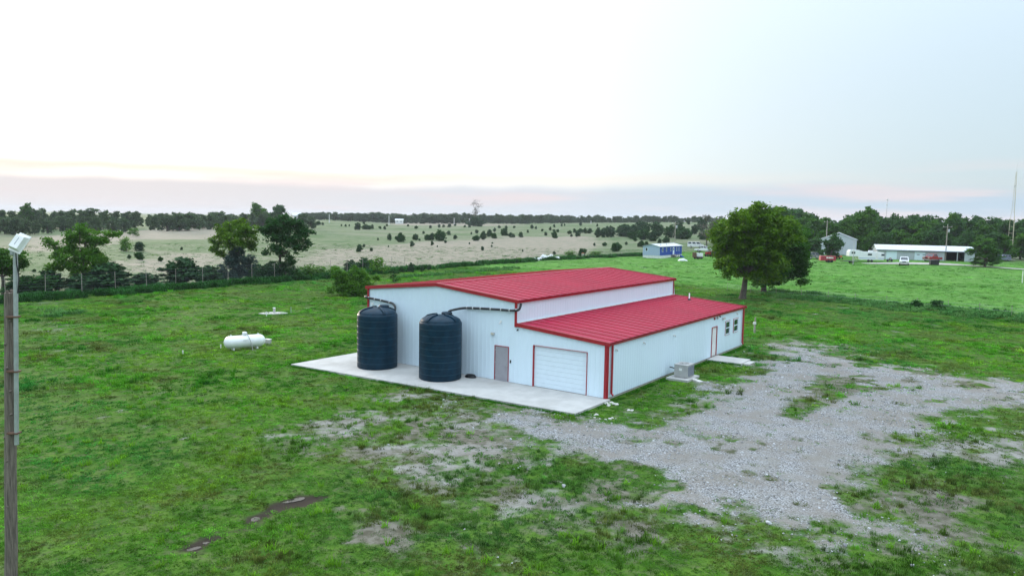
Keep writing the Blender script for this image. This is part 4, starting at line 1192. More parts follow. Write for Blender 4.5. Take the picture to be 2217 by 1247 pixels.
tree('cedar_tree', 'bluish grey cedar in front of the yellowish round tree', 'tree', 518, 607,
     [(518, 540, 7), (515, 555, 15), (500, 566, 15), (535, 566, 15), (490, 582, 14), (546, 586, 14), (515, 590, 19), (560, 600, 10), (480, 598, 10)], 'bluecedar', 18, .16, 25, clump=.45, per=50, dens=3, lsize=.13)
tree('shrub_clump', 'large rounded green shrub behind the outer corner of the building', 'shrub', 764, 641,
     [(745, 606, 18), (775, 602, 21), (736, 618, 15), (790, 612, 15), (760, 626, 18), (726, 590, 11), (802, 622, 10), (738, 587, 7), (780, 625, 16), (718, 628, 8), (815, 600, 6)], 'shrub', 19, .09, 12, clump=.42, per=46, dens=3, lsize=.12)
tree('shrub', 'thin upright shrub beside the large rounded shrub', 'shrub', 853, 612, [(850, 598, 5), (858, 590, 4), (846, 586, 4), (853, 604, 6)], 'deep', 20, .05, 8, clump=.4, per=30, dens=2.2, lsize=.11)
tree('shrub', 'small dark shrub in the tall weeds by the right hand field', 'shrub', 1986, 668, [(1980, 660, 6), (1992, 659, 6), (1986, 653, 5)], 'deep', 21, .05, 6, clump=.3, per=40, dens=3, lsize=.09)
tree('shrub', 'rounder dark shrub beyond the small one in the tall weeds', 'shrub', 2027, 667, [(2023, 659, 6), (2031, 658, 7), (2027, 653, 5)], 'deep', 22, .05, 6, clump=.3, per=40, dens=3, lsize=.09)

# --- prototypes for the many: their meshes are shared by the copies
def proto_tree(seed, leaf, h=10.0, w=8.0, trunk=.28, n_lobes=17, per=26, dens=2.3, ls=.38, low=.0):
    rr = random.Random(seed); lobes = []
    for k in range(n_lobes):
        a = rr.uniform(0, 6.28); q = rr.uniform(.1, 1) ** .6; zz = low + .10 + (.78 - low) * ((k + rr.uniform(0, 1)) / n_lobes)
        wid = math.sin(math.pi * min(.98, (zz - low + .28) / (1.24 - low))) ** .55
        rd = rr.uniform(.13, .22) * w
        lobes.append((math.cos(a) * q * wid * (w / 2 - rd * .6), math.sin(a) * q * wid * (w / 2 - rd * .6), zz * h, rd, .8))
    lobes.append((0, 0, h * .55, w * .28, .9))
    pts, tint, by = crown_points(lobes, seed, .85, per, dens)
    cm = leaf_mesh('crown', pts, ls, LEAF[leaf], seed, tint)
    t = woody('trunk', trunk, h * max(.2, low + .08), 0, lobes, by, seed, MT['bark'], None, 1, (0, 0), 6)
    tm = t.data; bpy.data.objects.remove(t)
    return cm, tm
def proto_cedar(seed, leaf='cedar', h=4.0, w=3.2):
    rr = random.Random(seed); lobes = []
    for k in range(12):
        t = (k + .5) / 12; a = k * 2.4 + rr.uniform(-.4, .4)
        prof = (1 - t ** 2.4) ** .7 * (.66 + .34 * min(1, t * 4)) * rr.uniform(.8, 1.25); q = w / 2 * prof * .55
        lobes.append((math.cos(a) * q, math.sin(a) * q, h * (.08 + .86 * t), max(.22, w * .30 * prof * rr.uniform(.8, 1.25)), .9))
    pts, tint, by = crown_points(lobes, seed, .32, 26, 2.4)
    cm = leaf_mesh('crown', pts, .17, LEAF[leaf], seed, tint, .1)
    mb = MB(); mb.tube([(0, 0, -.2), (0, 0, h * .25), (0, 0, h * .8)], [.12, .09, .03], 6)
    return cm, mb.mesh('trunk', MT['bark'])

def place(name, proto, foot, sx, sz, rz, label, cat, group):
    root = empty(name, foot, rz); root.scale = (sx, sx, sz)
    link('crown', proto[0], root); link('trunk', proto[1], root)
    tag(root, label, cat, group)
    return root

CED = [proto_cedar(100 + i) for i in range(5)] + [proto_cedar(110 + i, 'deep', 4.0, 4.2) for i in range(2)]
WOOD = [proto_tree(200 + i, 'wood', 10, 8.5 + (i % 3)) for i in range(5)]
WOODD = [proto_tree(220 + i, 'oak', 10, 8.5 + (i % 3)) for i in range(4)]
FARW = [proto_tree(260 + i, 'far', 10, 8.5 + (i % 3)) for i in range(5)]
SHR = [proto_tree(240 + i, 'shrub', 3, 3.6, .07, 9, 26, 1.6, .17, .05) for i in range(3)]
rr = random.Random(99)

# cedars dotting the pasture: (foot x, foot y, height) measured on the photograph
def zc(ox, oy, s, L): return [(ox + a / s, oy + b / s, h / s) for a, b, h in L]
FIELD = zc(850, 400, 4.03, [(65, 500, 75), (200, 485, 55), (305, 485, 50), (345, 485, 60), (415, 490, 90), (490, 440, 38), (545, 475, 35), (170, 540, 50), (345, 530, 35), (270, 430, 25), (405, 375, 30), (330, 380, 25), (495, 372, 30), (785, 575, 35), (865, 545, 20),
    (790, 480, 70), (730, 490, 45), (845, 455, 60), (885, 470, 50), (975, 445, 60), (890, 412, 35), (990, 390, 30), (1030, 460, 40), (1055, 460, 30), (1120, 460, 45), (1215, 385, 35), (1250, 388, 25), (735, 425, 30), (687, 435, 20), (1415, 468, 50), (1335, 445, 30),
    (1375, 400, 30), (1475, 365, 22), (1640, 358, 25), (1785, 365, 22), (1615, 455, 55), (1680, 425, 45), (1720, 425, 45), (1585, 420, 35), (1440, 415, 25), (1410, 415, 25), (1305, 408, 20), (1790, 460, 80), (1830, 460, 70), (1900, 460, 90), (1870, 440, 70),
    (1990, 450, 90), (2040, 455, 105), (2100, 460, 110), (2160, 445, 120), (2090, 475, 60), (2190, 480, 90), (1760, 535, 25), (1850, 535, 30), (1940, 585, 75), (2040, 525, 25), (2170, 540, 50), (1650, 625, 70), (1410, 610, 30), (1135, 585, 18), (1085, 685, 35),
    (160, 765, 80), (80, 765, 45), (258, 755, 50), (320, 745, 45), (670, 375, 30), (135, 365, 20), (205, 385, 25), (445, 372, 24), (630, 372, 18), (930, 380, 22), (1410, 372, 25), (545, 360, 18), (1180, 420, 25), (1500, 360, 18), (1545, 430, 30), (1640, 420, 35), (460, 510, 25), (390, 545, 15), (670, 520, 18), (235, 490, 20), (1560, 455, 25), (1060, 380, 20), (870, 515, 12)])
FIELD += zc(400, 400, 4.434, [(1660, 435, 65), (1735, 430, 45), (1765, 430, 40), (1800, 425, 40), (1920, 430, 35), (1940, 400, 20), (1965, 535, 60), (2070, 550, 80), (1675, 645, 65), (1720, 600, 30), (1505, 400, 20), (1545, 403, 22), (1580, 400, 18), (1720, 380, 20), (1230, 385, 45), (1280, 388, 40), (1325, 388, 25), (1255, 480, 25), (140, 435, 20), (1790, 640, 35), (1875, 425, 25), (1855, 535, 25), (1955, 600, 18)])
FIELD += zc(0, 400, 4.452, [(1205, 360, 25), (1370, 370, 40), (1440, 390, 60), (1450, 440, 25), (1525, 440, 25), (1735, 440, 35), (1345, 725, 70), (1245, 715, 40), (1340, 640, 90), (1545, 740, 45), (1750, 630, 30), (120, 470, 80), (445, 430, 50), (1205, 455, 30), (330, 840, 25), (1150, 358, 22), (1245, 440, 25), (1310, 445, 18), (1190, 640, 60)])
FIELD += zc(1330, 400, 4.453, [(90, 500, 120), (180, 500, 110), (280, 470, 110), (270, 510, 60), (370, 545, 90), (400, 500, 130), (440, 470, 80), (540, 510, 110), (600, 520, 120), (660, 525, 120), (700, 520, 90), (620, 440, 90), (860, 530, 80), (900, 535, 70), (170, 520, 50), (240, 600, 45), (270, 600, 50), (310, 585, 35), (435, 565, 45), (500, 560, 50), (115, 580, 25), (20, 640, 75), (715, 385, 40), (625, 390, 35), (840, 450, 120), (770, 480, 90), (200, 545, 30)])
def field_label(px, py, h):
    size = 'tall' if h > 5 else 'middling' if h > 3 else 'small' if h > 1.6 else 'tiny'
    where = ('far left in the pasture beyond the light pole' if px < 480 else 'on the slope right of the fan shaped tree' if px < 850 else
             'near the boundary fence in front of the tan grass' if py > 545 and px < 1390 else 'on the far slope under the distant treeline' if py < 496 and px < 1330 else
             'in the scattered belt across the open pasture' if px < 1240 else 'in the belt left of the blue mobile home' if px < 1395 else 'in the dense scrub behind the blue mobile home')
    return '%s dark cedar %s' % (size, where)
for (px, py, h) in FIELD:
    f = G(px, py); hh = h * f.y / FPX * 1.12
    p = rr.choice(CED); k = hh / 4.0
    place('cedar_bush', p, f, k * rr.uniform(.85, 1.3), k * rr.uniform(.9, 1.05), rr.uniform(0, 6.28), field_label(px, py, hh), 'cedar', 'cedars dotting the pasture')
# shrubs and cedars along the boundary fence
for (px, py, w, h, kind, lab) in (
    (62, 640, 70, 42, 'c', 'dark cedar at the fence just right of the light pole'), (112, 632, 66, 44, 'c', 'broad dark cedar under the left side of the bushy tree'),
    (178, 634, 70, 36, 'c', 'low dark cedar under the middle of the bushy tree'), (240, 630, 88, 60, 'c', 'tall dark cedar under the right side of the bushy tree'),
    (312, 622, 74, 30, 'c', 'low cedar filling the fence gap beside the tall dark cedar'), (398, 617, 78, 58, 'c', 'pointed dark cedar standing alone at the fence'),
    (452, 612, 56, 36, 'c', 'low cedar at the left foot of the bluish cedar'), (562, 608, 44, 34, 'c', 'low cedar between the bluish cedar and the fan shaped tree'),
    (586, 607, 40, 40, 'c', 'narrow cedar against the fan shaped tree trunk'), (662, 603, 44, 24, 's', 'low shrub just right of the thicket'),
    (692, 600, 46, 20, 's', 'low spreading shrub at the fence short of the building'), (722, 598, 30, 22, 's', 'small shrub at the fence behind the large rounded shrub'),
    (760, 590, 32, 26, 'c', 'small cedar peeping over the large rounded shrub'), (792, 588, 34, 28, 'c', 'cedar at the fence just right of the rounded shrub'), (820, 592, 36, 30, 's', 'leafy shrub at the fence right of the cedars'),
    (1238, 559, 24, 14, 's', 'shrub beside the white wrapped bales'), (1288, 555, 26, 10, 's', 'low shrub along the fence before the mobile home'), (1120, 568, 20, 9, 's', 'low shrub at the fence short of the wrapped bales'), (274, 545, 24, 28, 's', 'leafy shrub in the pasture beyond the bushy tree'), (288, 512, 20, 17, 's', 'pale leafy shrub far out in the pasture')):
    f = G(px, py); s = f.y / FPX
    if kind == 'c': place('cedar_tree', rr.choice(CED), f, w * s / 2.9, h * s / 3.7, rr.uniform(0, 6.28), lab, 'cedar', 'cedars and shrubs along the boundary fence')
    else: place('shrub', rr.choice(SHR), f, w * s / 3.0, h * s / 2.7, rr.uniform(0, 6.28), lab, 'shrub', 'cedars and shrubs along the boundary fence')

# woods: rows of trees standing at a given distance, tops following the photographed skyline
def row(x0, x1, dist, tops, protos, step, label, group, base_jit=.05, wk=1.0):
    px = x0
    while px < x1:
        d_ = dist * rr.uniform(1 - base_jit, 1 + base_jit)
        r0 = ray(px, 500); t = d_ / math.hypot(r0[0], r0[1])
        x, y = r0[0] * t, r0[1] * t; z = float(Z(x, y))
        ty = np.interp(px, [q[0] for q in tops], [q[1] for q in tops]) + rr.uniform(-1, 6)
        top = D(px, ty, y).z
        h = max(4.0, top - z)
        k = h / 10.0
        place('woodland_tree', rr.choice(protos), (x, y, z), k * wk * rr.uniform(.85, 1.25), k, rr.uniform(0, 6.28), label, 'tree', group)
        px += step * rr.uniform(.7, 1.3)
lw = 'leafy tree in the wood on the left skyline beyond the pasture'
row(-40, 300, 400, [(-40, 452), (60, 450), (120, 452), (200, 450), (260, 452), (330, 458)], FARW, 24, lw + ', in its rear rank', 'trees of the left skyline wood')
row(-40, 130, 330, [(-40, 468), (130, 474)], FARW, 26, 'leafy tree in the front rank of the wood above the light pole', 'trees of the left skyline wood')
row(130, 290, 350, [(130, 466), (240, 466), (290, 474)], FARW, 28, 'leafy tree in the front rank of the wood above the bushy field tree', 'trees of the left skyline wood')
row(325, 690, 420, [(325, 458), (480, 457), (600, 458), (690, 464)], FARW, 22, 'leafy tree in the rear rank of the skyline wood behind the tree pair', 'trees of the left skyline wood')
row(335, 520, 385, [(335, 462), (420, 460), (520, 467)], FARW, 24, 'leafy tree in the front rank of the skyline wood left of the tree pair', 'trees of the left skyline wood')
cw = 'distant tree in the long dark treeline behind the pasture'
row(650, 1560, 740, [(650, 461), (760, 458), (900, 462), (1000, 461), (1150, 465), (1300, 468), (1400, 466), (1560, 468)], FARW, 10, cw + ', front rank', 'trees of the distant treeline', .05, 1.35)
row(660, 1560, 860, [(660, 460), (1000, 463), (1560, 468)], FARW, 12, cw + ', rear rank', 'trees of the distant treeline', .05, 1.4)
rw = 'full green tree in the wood behind the long low shed'
row(1690, 2290, 282, [(1690, 452), (1760, 462), (1810, 472), (1870, 462), (1960, 472), (2060, 470), (2160, 474), (2290, 482)], WOODD + WOOD, 27, rw + ', middle rank', 'trees of the wood behind the sheds', .04)
row(1690, 2290, 318, [(1690, 448), (1740, 456), (1820, 474), (1880, 452), (1930, 462), (2050, 462), (2130, 466), (2290, 480)], WOOD, 26, rw + ', rear rank', 'trees of the wood behind the sheds', .05)
row(1885, 2290, 250, [(1880, 500), (1960, 495), (2100, 500), (2290, 505)], WOODD + WOOD, 27, rw + ', front rank', 'trees of the wood behind the sheds', .02)
mw_ = 'tree in the scrubby wood behind the large shade tree'
row(1560, 1760, 295, [(1560, 470), (1640, 452), (1690, 446), (1760, 458)], WOOD + WOODD, 26, mw_ + ', rear rank', 'trees behind the large shade tree')
row(1590, 1740, 262, [(1590, 492), (1760, 480)], WOODD, 28, mw_ + ', front rank', 'trees behind the large shade tree')
# single skyline trees
def single(px, topy, dist, wpx, proto, label, name='skyline_tree'):
    r0 = ray(px, 500); t = dist / math.hypot(r0[0], r0[1]); x, y = r0[0] * t, r0[1] * t; z = float(Z(x, y))
    h = D(px, topy, y).z - z
    return place(name, proto, (x, y, z), wpx * y / FPX / 8.5, h / 10.0, rr.uniform(0, 6.28), label, 'tree', None)
single(60, 437, 395, 36, WOODD[0], 'dark round tree standing above the left skyline wood')
single(565, 437, 430, 48, WOODD[1], 'tall dark umbrella shaped tree on the skyline')
single(600, 444, 440, 40, WOOD[2], 'looser tree leaning against the umbrella shaped skyline tree')
single(1880, 447, 275, 62, WOODD[2], 'highest dark tree above the long low shed')
single(2065, 456, 280, 50, WOODD[3], 'dark rounded tree above the right end of the shed')
single(1700, 446, 280, 70, WOODD[1], 'dark tree on the crest behind the large shade tree')
single(2138, 513, 213, 78, WOODD[0], 'round dark tree at the right end of the long shed')
single(1802, 505, 222, 50, WOOD[0], 'leafy tree in front of the grey barn')
single(1765, 516, 232, 50, WOOD[3], 'smaller leafy tree left of the grey barn')
tree('sparse_tree', 'tall sparse half bare tree on the distant skyline', 'tree', 1030, 487, [(1031, 440, 7), (1024, 446, 5), (1037, 447, 5), (1030, 455, 5), (1027, 464, 4), (1033, 462, 4)], 'sparse', 31, .35, 22, clump=2.0, per=16, dens=1.1, lsize=.42, dist=640)
tree('cedar_tree', 'broad dark cedar below the tall sparse skyline tree', 'tree', 1030, 490, [(1030, 480, 10), (1022, 484, 8), (1038, 484, 8)], 'cedar', 32, .3, 4, clump=1.2, per=40, dens=3, lsize=.40, dist=560)
tree('sparse_tree', 'pale half bare tree left of the large shade tree', 'tree', 1530, 520, [(1525, 455, 9), (1545, 460, 10), (1535, 475, 12), (1528, 490, 12), (1550, 485, 10), (1520, 470, 6)], 'sparse', 33, .25, 22, clump=1.0, per=20, dens=1.6, lsize=.26, dist=262)

# ------------------------------------------------------------------ fences
def fence(label, ly0, ly1, step, h, wires, name='wire_fence', post_r=.035):
    o = empty(name, BW(float(fence_lx(ly0)), ly0, 0)); o.location.z = float(Z(o.location.x, o.location.y)); tag(o, label, 'fence')
    org = Vector(o.location); pts = []
    ly = ly0
    while ly <= ly1 + 1e-6:
        p = BW(float(fence_lx(ly)), ly); p.z = float(Z(p.x, p.y)); pts.append(p - org); ly += step
    pm = MB(); pm.tube([(0, 0, -.4), (0, 0, h)], post_r, 6); pmesh = pm.mesh('post', MT['postwood'])
    for p in pts:
        link('post', pmesh, o, p, (rr.uniform(-.02, .02), rr.uniform(-.02, .02), rr.uniform(0, 6)))
    for k in range(wires):
        z = h * (.06 + .92 * k / max(1, wires - 1))
        MB().tube([p + Vector((0, 0, z)) for p in pts], .005, 3, cap=False).build('wire', MT['grille'], o)
    return o
fence('tall wire fence with slim steel posts along the left pasture', -30, 66, 4.0, 2.7, 9)
fence('low wire fence running on towards the mobile home', 70, 150, 5.0, 1.35, 4, 'pasture_fence', .045)
o = empty('field_fence', G(1600, 630)); tag(o, 'row of short pale stakes with wire through the tall weeds', 'fence')
org = Vector(o.location); pts = [G(a, b_) - org for a, b_ in ((1575, 628), (1625, 634), (1680, 639), (1735, 643), (1792, 648), (1851, 653), (1920, 659), (1985, 664), (2053, 670), (2120, 676), (2190, 683), (2260, 690))]
pm = MB(); pm.tube([(0, 0, -.3), (0, 0, .95)], .022, 6); pm.box(-.028, .028, -.028, .028, .95, 1.10); pmesh = pm.mesh('stake', MT['postwood'])
for p in pts: link('stake', pmesh, o, p, (rr.uniform(-.05, .05), rr.uniform(-.05, .05), 0))
for z in (.45, .85): MB().tube([p + Vector((0, 0, z)) for p in pts], .008, 3, cap=False).build('wire', MT['steel'], o)

# ------------------------------------------------------------------ yard things
# weathered wooden pole with a steel mast and a flood light
YP = 17.6
top = D(21, 634, YP); bot = D(23, 1300, YP); bot.z = float(Z(bot.x, bot.y)) - .2
pole = empty('wooden_pole', (bot.x, bot.y, bot.z)); tag(pole, 'weathered grey wooden pole at the left edge of the yard', 'pole')
tv = top - bot
mb = MB(); rp = random.Random(4); n = 14
pts = [tv * (k / 13) + Vector((rp.uniform(-.006, .006), rp.uniform(-.006, .006), 0)) for k in range(14)]
mb.tube(pts, [.145 - .030 * k / 13 for k in range(14)], 14); mb.build('shaft', MT['wood'], pole)
for k in range(9):
    q = tv * (.36 + .07 * k); a = rp.uniform(-2.4, -.7)
    MB().lathe([(.035, 0), (.03, .02), (.012, .03)], 8).build('knot', MT['wood'], pole, q + Vector((math.cos(a) * .118, math.sin(a) * .118, 0)), (math.pi / 2, 0, a + math.pi / 2))
for dx, dy in ((-.03, -.04), (.05, .02), (0, .06)):
    MB().beam(tv + Vector((dx, dy, -.10)), tv + Vector((dx * 1.1, dy * 1.1, .05 + rp.uniform(-.02, .03))), .06, .05).build('splinter', MT['wood'], pole)
m0 = D(36, 962, YP - .12); m1 = D(33.5, 540, YP - .12)
mast = empty('flood_light', m0); tag(mast, 'white flood light on a slim steel mast bolted to the wooden pole', 'light')
mv = m1 - m0
MB().tube([(0, 0, 0), mv], .052, 10).build('mast', MT['steel'], mast)
for t in (.06, .38, .66):
    q = mv * t; MB().box(q.x - .20, q.x + .06, q.y - .065, q.y + .10, q.z - .02, q.z + .02).build('bracket', MT['rust'], mast)
MB().tube([mv * .78 + Vector((.06, -.02, 0)), mv * .86 + Vector((.10, -.03, 0)), mv * .93 + Vector((.05, -.04, 0)), mv * 1.01 + Vector((.03, -.05, .03))], .012, 5).build('cable', MT['black'], mast)
kn = MB(); kn.tube([mv + Vector((-.03, 0, -.02)), mv + Vector((.05, 0, .08))], .045, 8); kn.box(mv.x - .10, mv.x - .03, mv.y - .06, mv.y + .06, mv.z - .14, mv.z - .02, .01); kn.build('knuckle', MT['steel'], mast)
hd = MB(); hd.add([(-.15, -.19, -.05), (.15, -.19, -.05), (.15, .19, -.05), (-.15, .19, -.05), (-.12, -.16, .06), (.12, -.16, .06), (.12, .16, .06), (-.12, .16, .06)], [(0, 3, 2, 1), (4, 5, 6, 7), (0, 1, 5, 4), (1, 2, 6, 5), (2, 3, 7, 6), (3, 0, 4, 7)])
hd.box(-.17, .17, -.24, .24, -.075, -.05, .008)
hrot = (R(62), R(18), R(-14))
ho = hd.build('lamp_head', MT['offwhite'], mast, mv + Vector((.11, -.06, .17)), hrot)
MB().box(-.14, .14, -.19, .19, -.082, -.076).build('lamp_lens', MT['lampglass'], ho)
MB().box(-.006, .006, -.08, .10, .060, .064).build('seam', MT['grille'], ho)

# propane tank
pc = G(529, 757); ax = Vector((math.sin(R(56)), math.cos(R(56)), 0)); rz = math.atan2(ax.y, ax.x)
pt = empty('propane_tank', (pc.x - .05, pc.y + .25, float(Z(pc.x, pc.y)) - .10), rz); tag(pt, 'white horizontal propane tank lying in the grass left of the building', 'tank')
rad, hl = .47, 1.03
prof = [(.02, -hl - .46)] + [(rad * math.sin(a), -hl - .46 * math.cos(a)) for a in np.linspace(.15, math.pi / 2, 8)] + [(rad, 0)] + [(rad * math.sin(a), hl + .46 * math.cos(a)) for a in np.linspace(math.pi / 2, .15, 8)] + [(.02, hl + .46)]
MB().lathe(prof, 36).build('shell', MT['propane'], pt, (0, 0, .68), (0, math.pi / 2, 0))
dm = MB().lathe([(.17, 0), (.17, .17), (.15, .22), (.08, .25)], 20, (0, 0, 1.15)).build('valve_dome', MT['propane'], pt)
MB().lathe([(.172, .145), (.180, .150), (.180, .165), (.172, .17)], 20, (0, 0, 1.15)).build('dome_hinge', MT['steel'], dm)
for x in (-.85, .85):
    MB().box(x - .06, x + .06, -.28, .28, -.02, .26, .01).build('foot', MT['propane'], pt)
    MB().beam((x * 1.15, 0, 1.16), (x * 1.15, 0, 1.26), .05, .05, (1, 0, 0)).build('lifting_lug', MT['propane'], pt)
MB().tube([(.12, -.10, 1.30), (.18, -.38, 1.10), (.30, -.55, .75), (.38, -.62, .30), (.42, -.66, -.02)], .028, 6).build('gas_line', MT['acgrey'], pt)
MB().box(-.22, .10, -.512, -.498, .80, .88).build('data_plate', MT['offwhite'], pt, (0, .0, 0))
for sx_, lab in ((-.85, 'concrete block under the near end of the propane tank'), (.85, 'concrete block under the far end of the propane tank')):
    q = Vector(pt.location) + ax * sx_
    o = MB().box(-.22, .22, -.62, .62, -.15, .09, .01).build('support_block', MT['concrete'], None, (q.x, q.y, q.z), (0, 0, rz)); tag(o, lab, 'block', 'concrete blocks under the propane tank')
bx = G(580, 746); ub = empty('utility_box', bx, -.5); tag(ub, 'small grey utility box in the grass beside the propane tank', 'utility box')
MB().box(-.24, .24, -.15, .15, .12, .40, .02).build('box', MT['acgrey'], ub); MB().box(-.26, .26, -.17, .17, .40, .43, .008).build('lid', MT['offwhite'], ub)
for x in (-.15, .15): MB().tube([(x, 0, -.1), (x, 0, .13)], .025, 6).build('post', MT['steel'], ub)
MB().tube([(0, -.16, .42), (0, -.17, .5)], .02, 6).build('knob', MT['offwhite'], ub)
# septic lid with riser
sp = G(592, 679); sl_ = MB(); sl_.prism([(-1.35, -.5), (-.2, -1.0), (1.45, .1), (.9, .85), (-.3, 1.0), (-1.1, .35)], -.15, .05, 'z')
o = sl_.build('septic_cover', MT['concrete'], None, (sp.x, sp.y, sp.z)); tag(o, 'flat pale concrete cover in the grass with a white riser', 'cover')
MB().lathe([(.11, .05), (.11, .50), (.14, .51), (.14, .58), (.10, .60)], 14).build('riser_pipe', MT['offwhite'], o, (.05, .1, 0))
def stake(px, py, h, label, r_=.04, m='offwhite'):
    q = G(px, py); o = empty('marker_pipe', q); tag(o, label, 'pipe', 'short marker pipes in the grass')
    MB().tube([(0, 0, -.1), (0, 0, h)], r_, 8).build('pipe', MT[m], o); MB().lathe([(r_ * 1.3, h - .03), (r_ * 1.3, h + .04), (r_ * .6, h + .05)], 8).build('cap', MT[m], o)
stake(577, 685, .42, 'short white pipe just in front of the concrete septic cover', .05)
stake(396, 767, .22, 'tiny white pipe in open grass left of the propane tank')
stake(478, 754, .24, 'tiny white pipe at the near end of the propane tank')
stake(630, 677, .55, 'thin grey pipe just right of the concrete septic cover', .03, 'steel')
# utility post beyond the far corner
q = G(1634, 721); o = empty('utility_post', q); tag(o, 'thin post with a small box in the grass beyond the far corner', 'post')
MB().box(-.05, .05, -.05, .05, -.3, 1.45).build('post', MT['postwood'], o); MB().box(-.22, .05, -.14, -.05, .80, 1.02, .01).build('meter', MT['offwhite'], o); MB().tube([(-.12, -.1, -.1), (-.12, -.1, .82)], .025, 6).build('conduit', MT['steel'], o)
q = G(2213, 613); o = empty('gate_post', q); tag(o, 'short white post at the right edge of the field', 'post')
MB().tube([(0, 0, -.3), (0, 0, 2.1)], .07, 8).build('post', MT['offwhite'], o); MB().lathe([(.09, 2.1), (.09, 2.16), (.03, 2.22)], 8).build('cap', MT['steel'], o)

# ------------------------------------------------------------------ mobile home
q = G(1428, 560); mh = empty('mobile_home', q, -BYAW); tag(mh, 'blue mobile home with pale end wall and white metal roof', 'mobile home')
MW, ML, Z0, Z1, ZR = 4.9, 15.0, .75, 3.15, 3.75
MB().box(-MW + .03, -.03, .03, ML - .03, -.3, Z0).build('skirting', MT['offwhite'], mh)
wl = MB().box(-.05, 0, .02, ML, Z0 + .004, Z1).build('long_wall', MT['blue'], mh)
for k in range(7): MB().box(.002, .012, .03, ML - .03, Z0 + .1 + k * .33, Z0 + .115 + k * .33).build('siding_lap', MT['blue'], wl)
MB().box(-MW, -MW + .05, .02, ML, Z0 + .004, Z1).build('long_wall', MT['blue'], mh)
ew = MB().prism([(-MW, Z0), (0, Z0), (0, Z1), (-MW / 2, ZR - .06), (-MW, Z1)], -.03, .015, 'y').build('end_wall', MT['paleblue'], mh)
MB().prism([(-MW, Z0), (0, Z0), (0, Z1), (-MW / 2, ZR - .06), (-MW, Z1)], ML + .005, ML + .05, 'y').build('end_wall', MT['paleblue'], mh)
for sgn in (0, 1):
    x0, x1 = (-MW / 2, .25) if sgn == 0 else (-MW - .25, -MW / 2)
    za, zb = (ZR, Z1 - .06) if sgn == 0 else (Z1 - .06, ZR)
    MB().hexa([(x0, -.3, za), (x1, -.3, zb), (x1, ML + .3, zb), (x0, ML + .3, za), (x0, -.3, za + .06), (x1, -.3, zb + .06), (x1, ML + .3, zb + .06), (x0, ML + .3, za + .06)]).build('roof', MT['greyroof'], mh)
def mwin(y0, y1, z0, z1):
    f_ = MB().box(.0, .04, y0, y1, z0, z1).build('window', MT['door_white'], mh); MB().box(.041, .05, y0 + .1, y1 - .1, z0 + .1, z1 - .1).build('pane', MT['glass'], f_)
for y0, y1 in ((1.4, 2.2), (4.1, 4.6), (6.9, 7.5), (11.0, 11.6), (12.7, 13.2)): mwin(y0, y1, 1.75, 2.75)
dr = MB().box(.0, .05, 8.6, 9.6, Z0 + .1, 2.85).build('door', MT['door_white'], mh); MB().box(.051, .06, 8.85, 9.35, 2.0, 2.6).build('pane', MT['glass'], dr)
f_ = MB().box(-4.15, -3.45, -.06, -.03, 1.8, 2.8).build('window', MT['door_white'], mh); MB().box(-4.05, -3.55, -.07, -.061, 1.9, 2.7).build('pane', MT['glass'], f_)
dk = MB(); dk.box(.07, 1.7, 7.6, 10.4, .72, .82)
for x in (.2, 1.6):
    for y in (7.7, 9.0, 10.3): dk.box(x - .05, x + .05, y - .05, y + .05, -.2, .72)
dk.build('deck', MT['postwood'], mh)
rl = MB()
for y in (7.7, 9.0, 10.3): rl.box(1.6, 1.68, y - .04, y + .04, .821, 1.7)
rl.box(1.6, 1.68, 7.7, 10.3, 1.701, 1.78); rl.build('railing', MT['blue'], mh)
for k in range(4): MB().box(1.72 + .28 * k, 2.0 + .28 * k, 9.6, 10.4, -.1, .66 - .17 * k).build('step', MT['blue'], mh)
for y in (3.2, 7.0): MB().lathe([(.12, 3.3), (.12, 3.62), (.16, 3.64), (.02, 3.7)], 8, (-1.2, y, .06)).build('roof_vent', MT['steel'], mh)
# clutter beside the mobile home
def lump(name, label, cat, px, py, w, h, d, m, seed, grp=None):
    bm = bmesh.new(); bmesh.ops.create_icosphere(bm, subdivisions=3, radius=1); r2 = random.Random(seed)
    ph = [r2.uniform(0, 6) for _ in range(6)]
    for v in bm.verts:
        k = 1 + .14 * math.sin(3 * v.co.x + ph[0]) * math.sin(4 * v.co.y + ph[1]) + .08 * math.sin(7 * v.co.x + ph[2] + 5 * v.co.z) + r2.uniform(-.03, .03)
        v.co = Vector((v.co.x * w / 2 * k, v.co.y * d / 2 * k, max(-.12, (abs(v.co.z) ** .7 * (1 if v.co.z > 0 else -1)) * h * k)))
    me = bpy.data.meshes.new(name); bm.to_mesh(me); bm.free(); me.materials.append(m)
    o = link(name, me, None, G(px, py)); o.rotation_euler[2] = r2.uniform(-.5, .5); tag(o, label, cat, grp)
    for p in me.polygons: p.use_smooth = True
lump('upturned_tub', 'white upturned tub in the grass in front of the mobile home', 'tub', 1478, 565, 2.2, .55, 1.4, MT['wrap'], 3)
for i, (px, py, w, h, lab) in enumerate(((1158, 564, 1.4, .6, 'leftmost low white sack of the pile at the fence'), (1168, 564, 1.5, .7, 'second low white sack of the pile at the fence'), (1177, 563, 1.7, 1.3, 'tallest white sack in the middle of the pile at the fence'), (1186, 561, 1.2, .8, 'small white sack right of the tallest one'), (1193, 559, 1.1, 1.0, 'upright white sack behind the long one'), (1203, 562, 2.2, .7, 'long white sack at the right end of the pile'))):
    lump('white_sack', lab, 'sack', px, py, w, h, w * .8, MT['wrap'], 50 + i, 'white sacks piled at the boundary fence')
q = G(1262, 556); o = empty('white_bin', q); tag(o, 'white bin with an orange lid beside a pointed cedar', 'bin'); MB().lathe([(.30, 0), (.38, .9), (.40, .92)], 14).build('tub', MT['offwhite'], o); MB().lathe([(.42, .92), (.40, 1.0), (.1, 1.05)], 14).build('lid', MT['orange'], o)
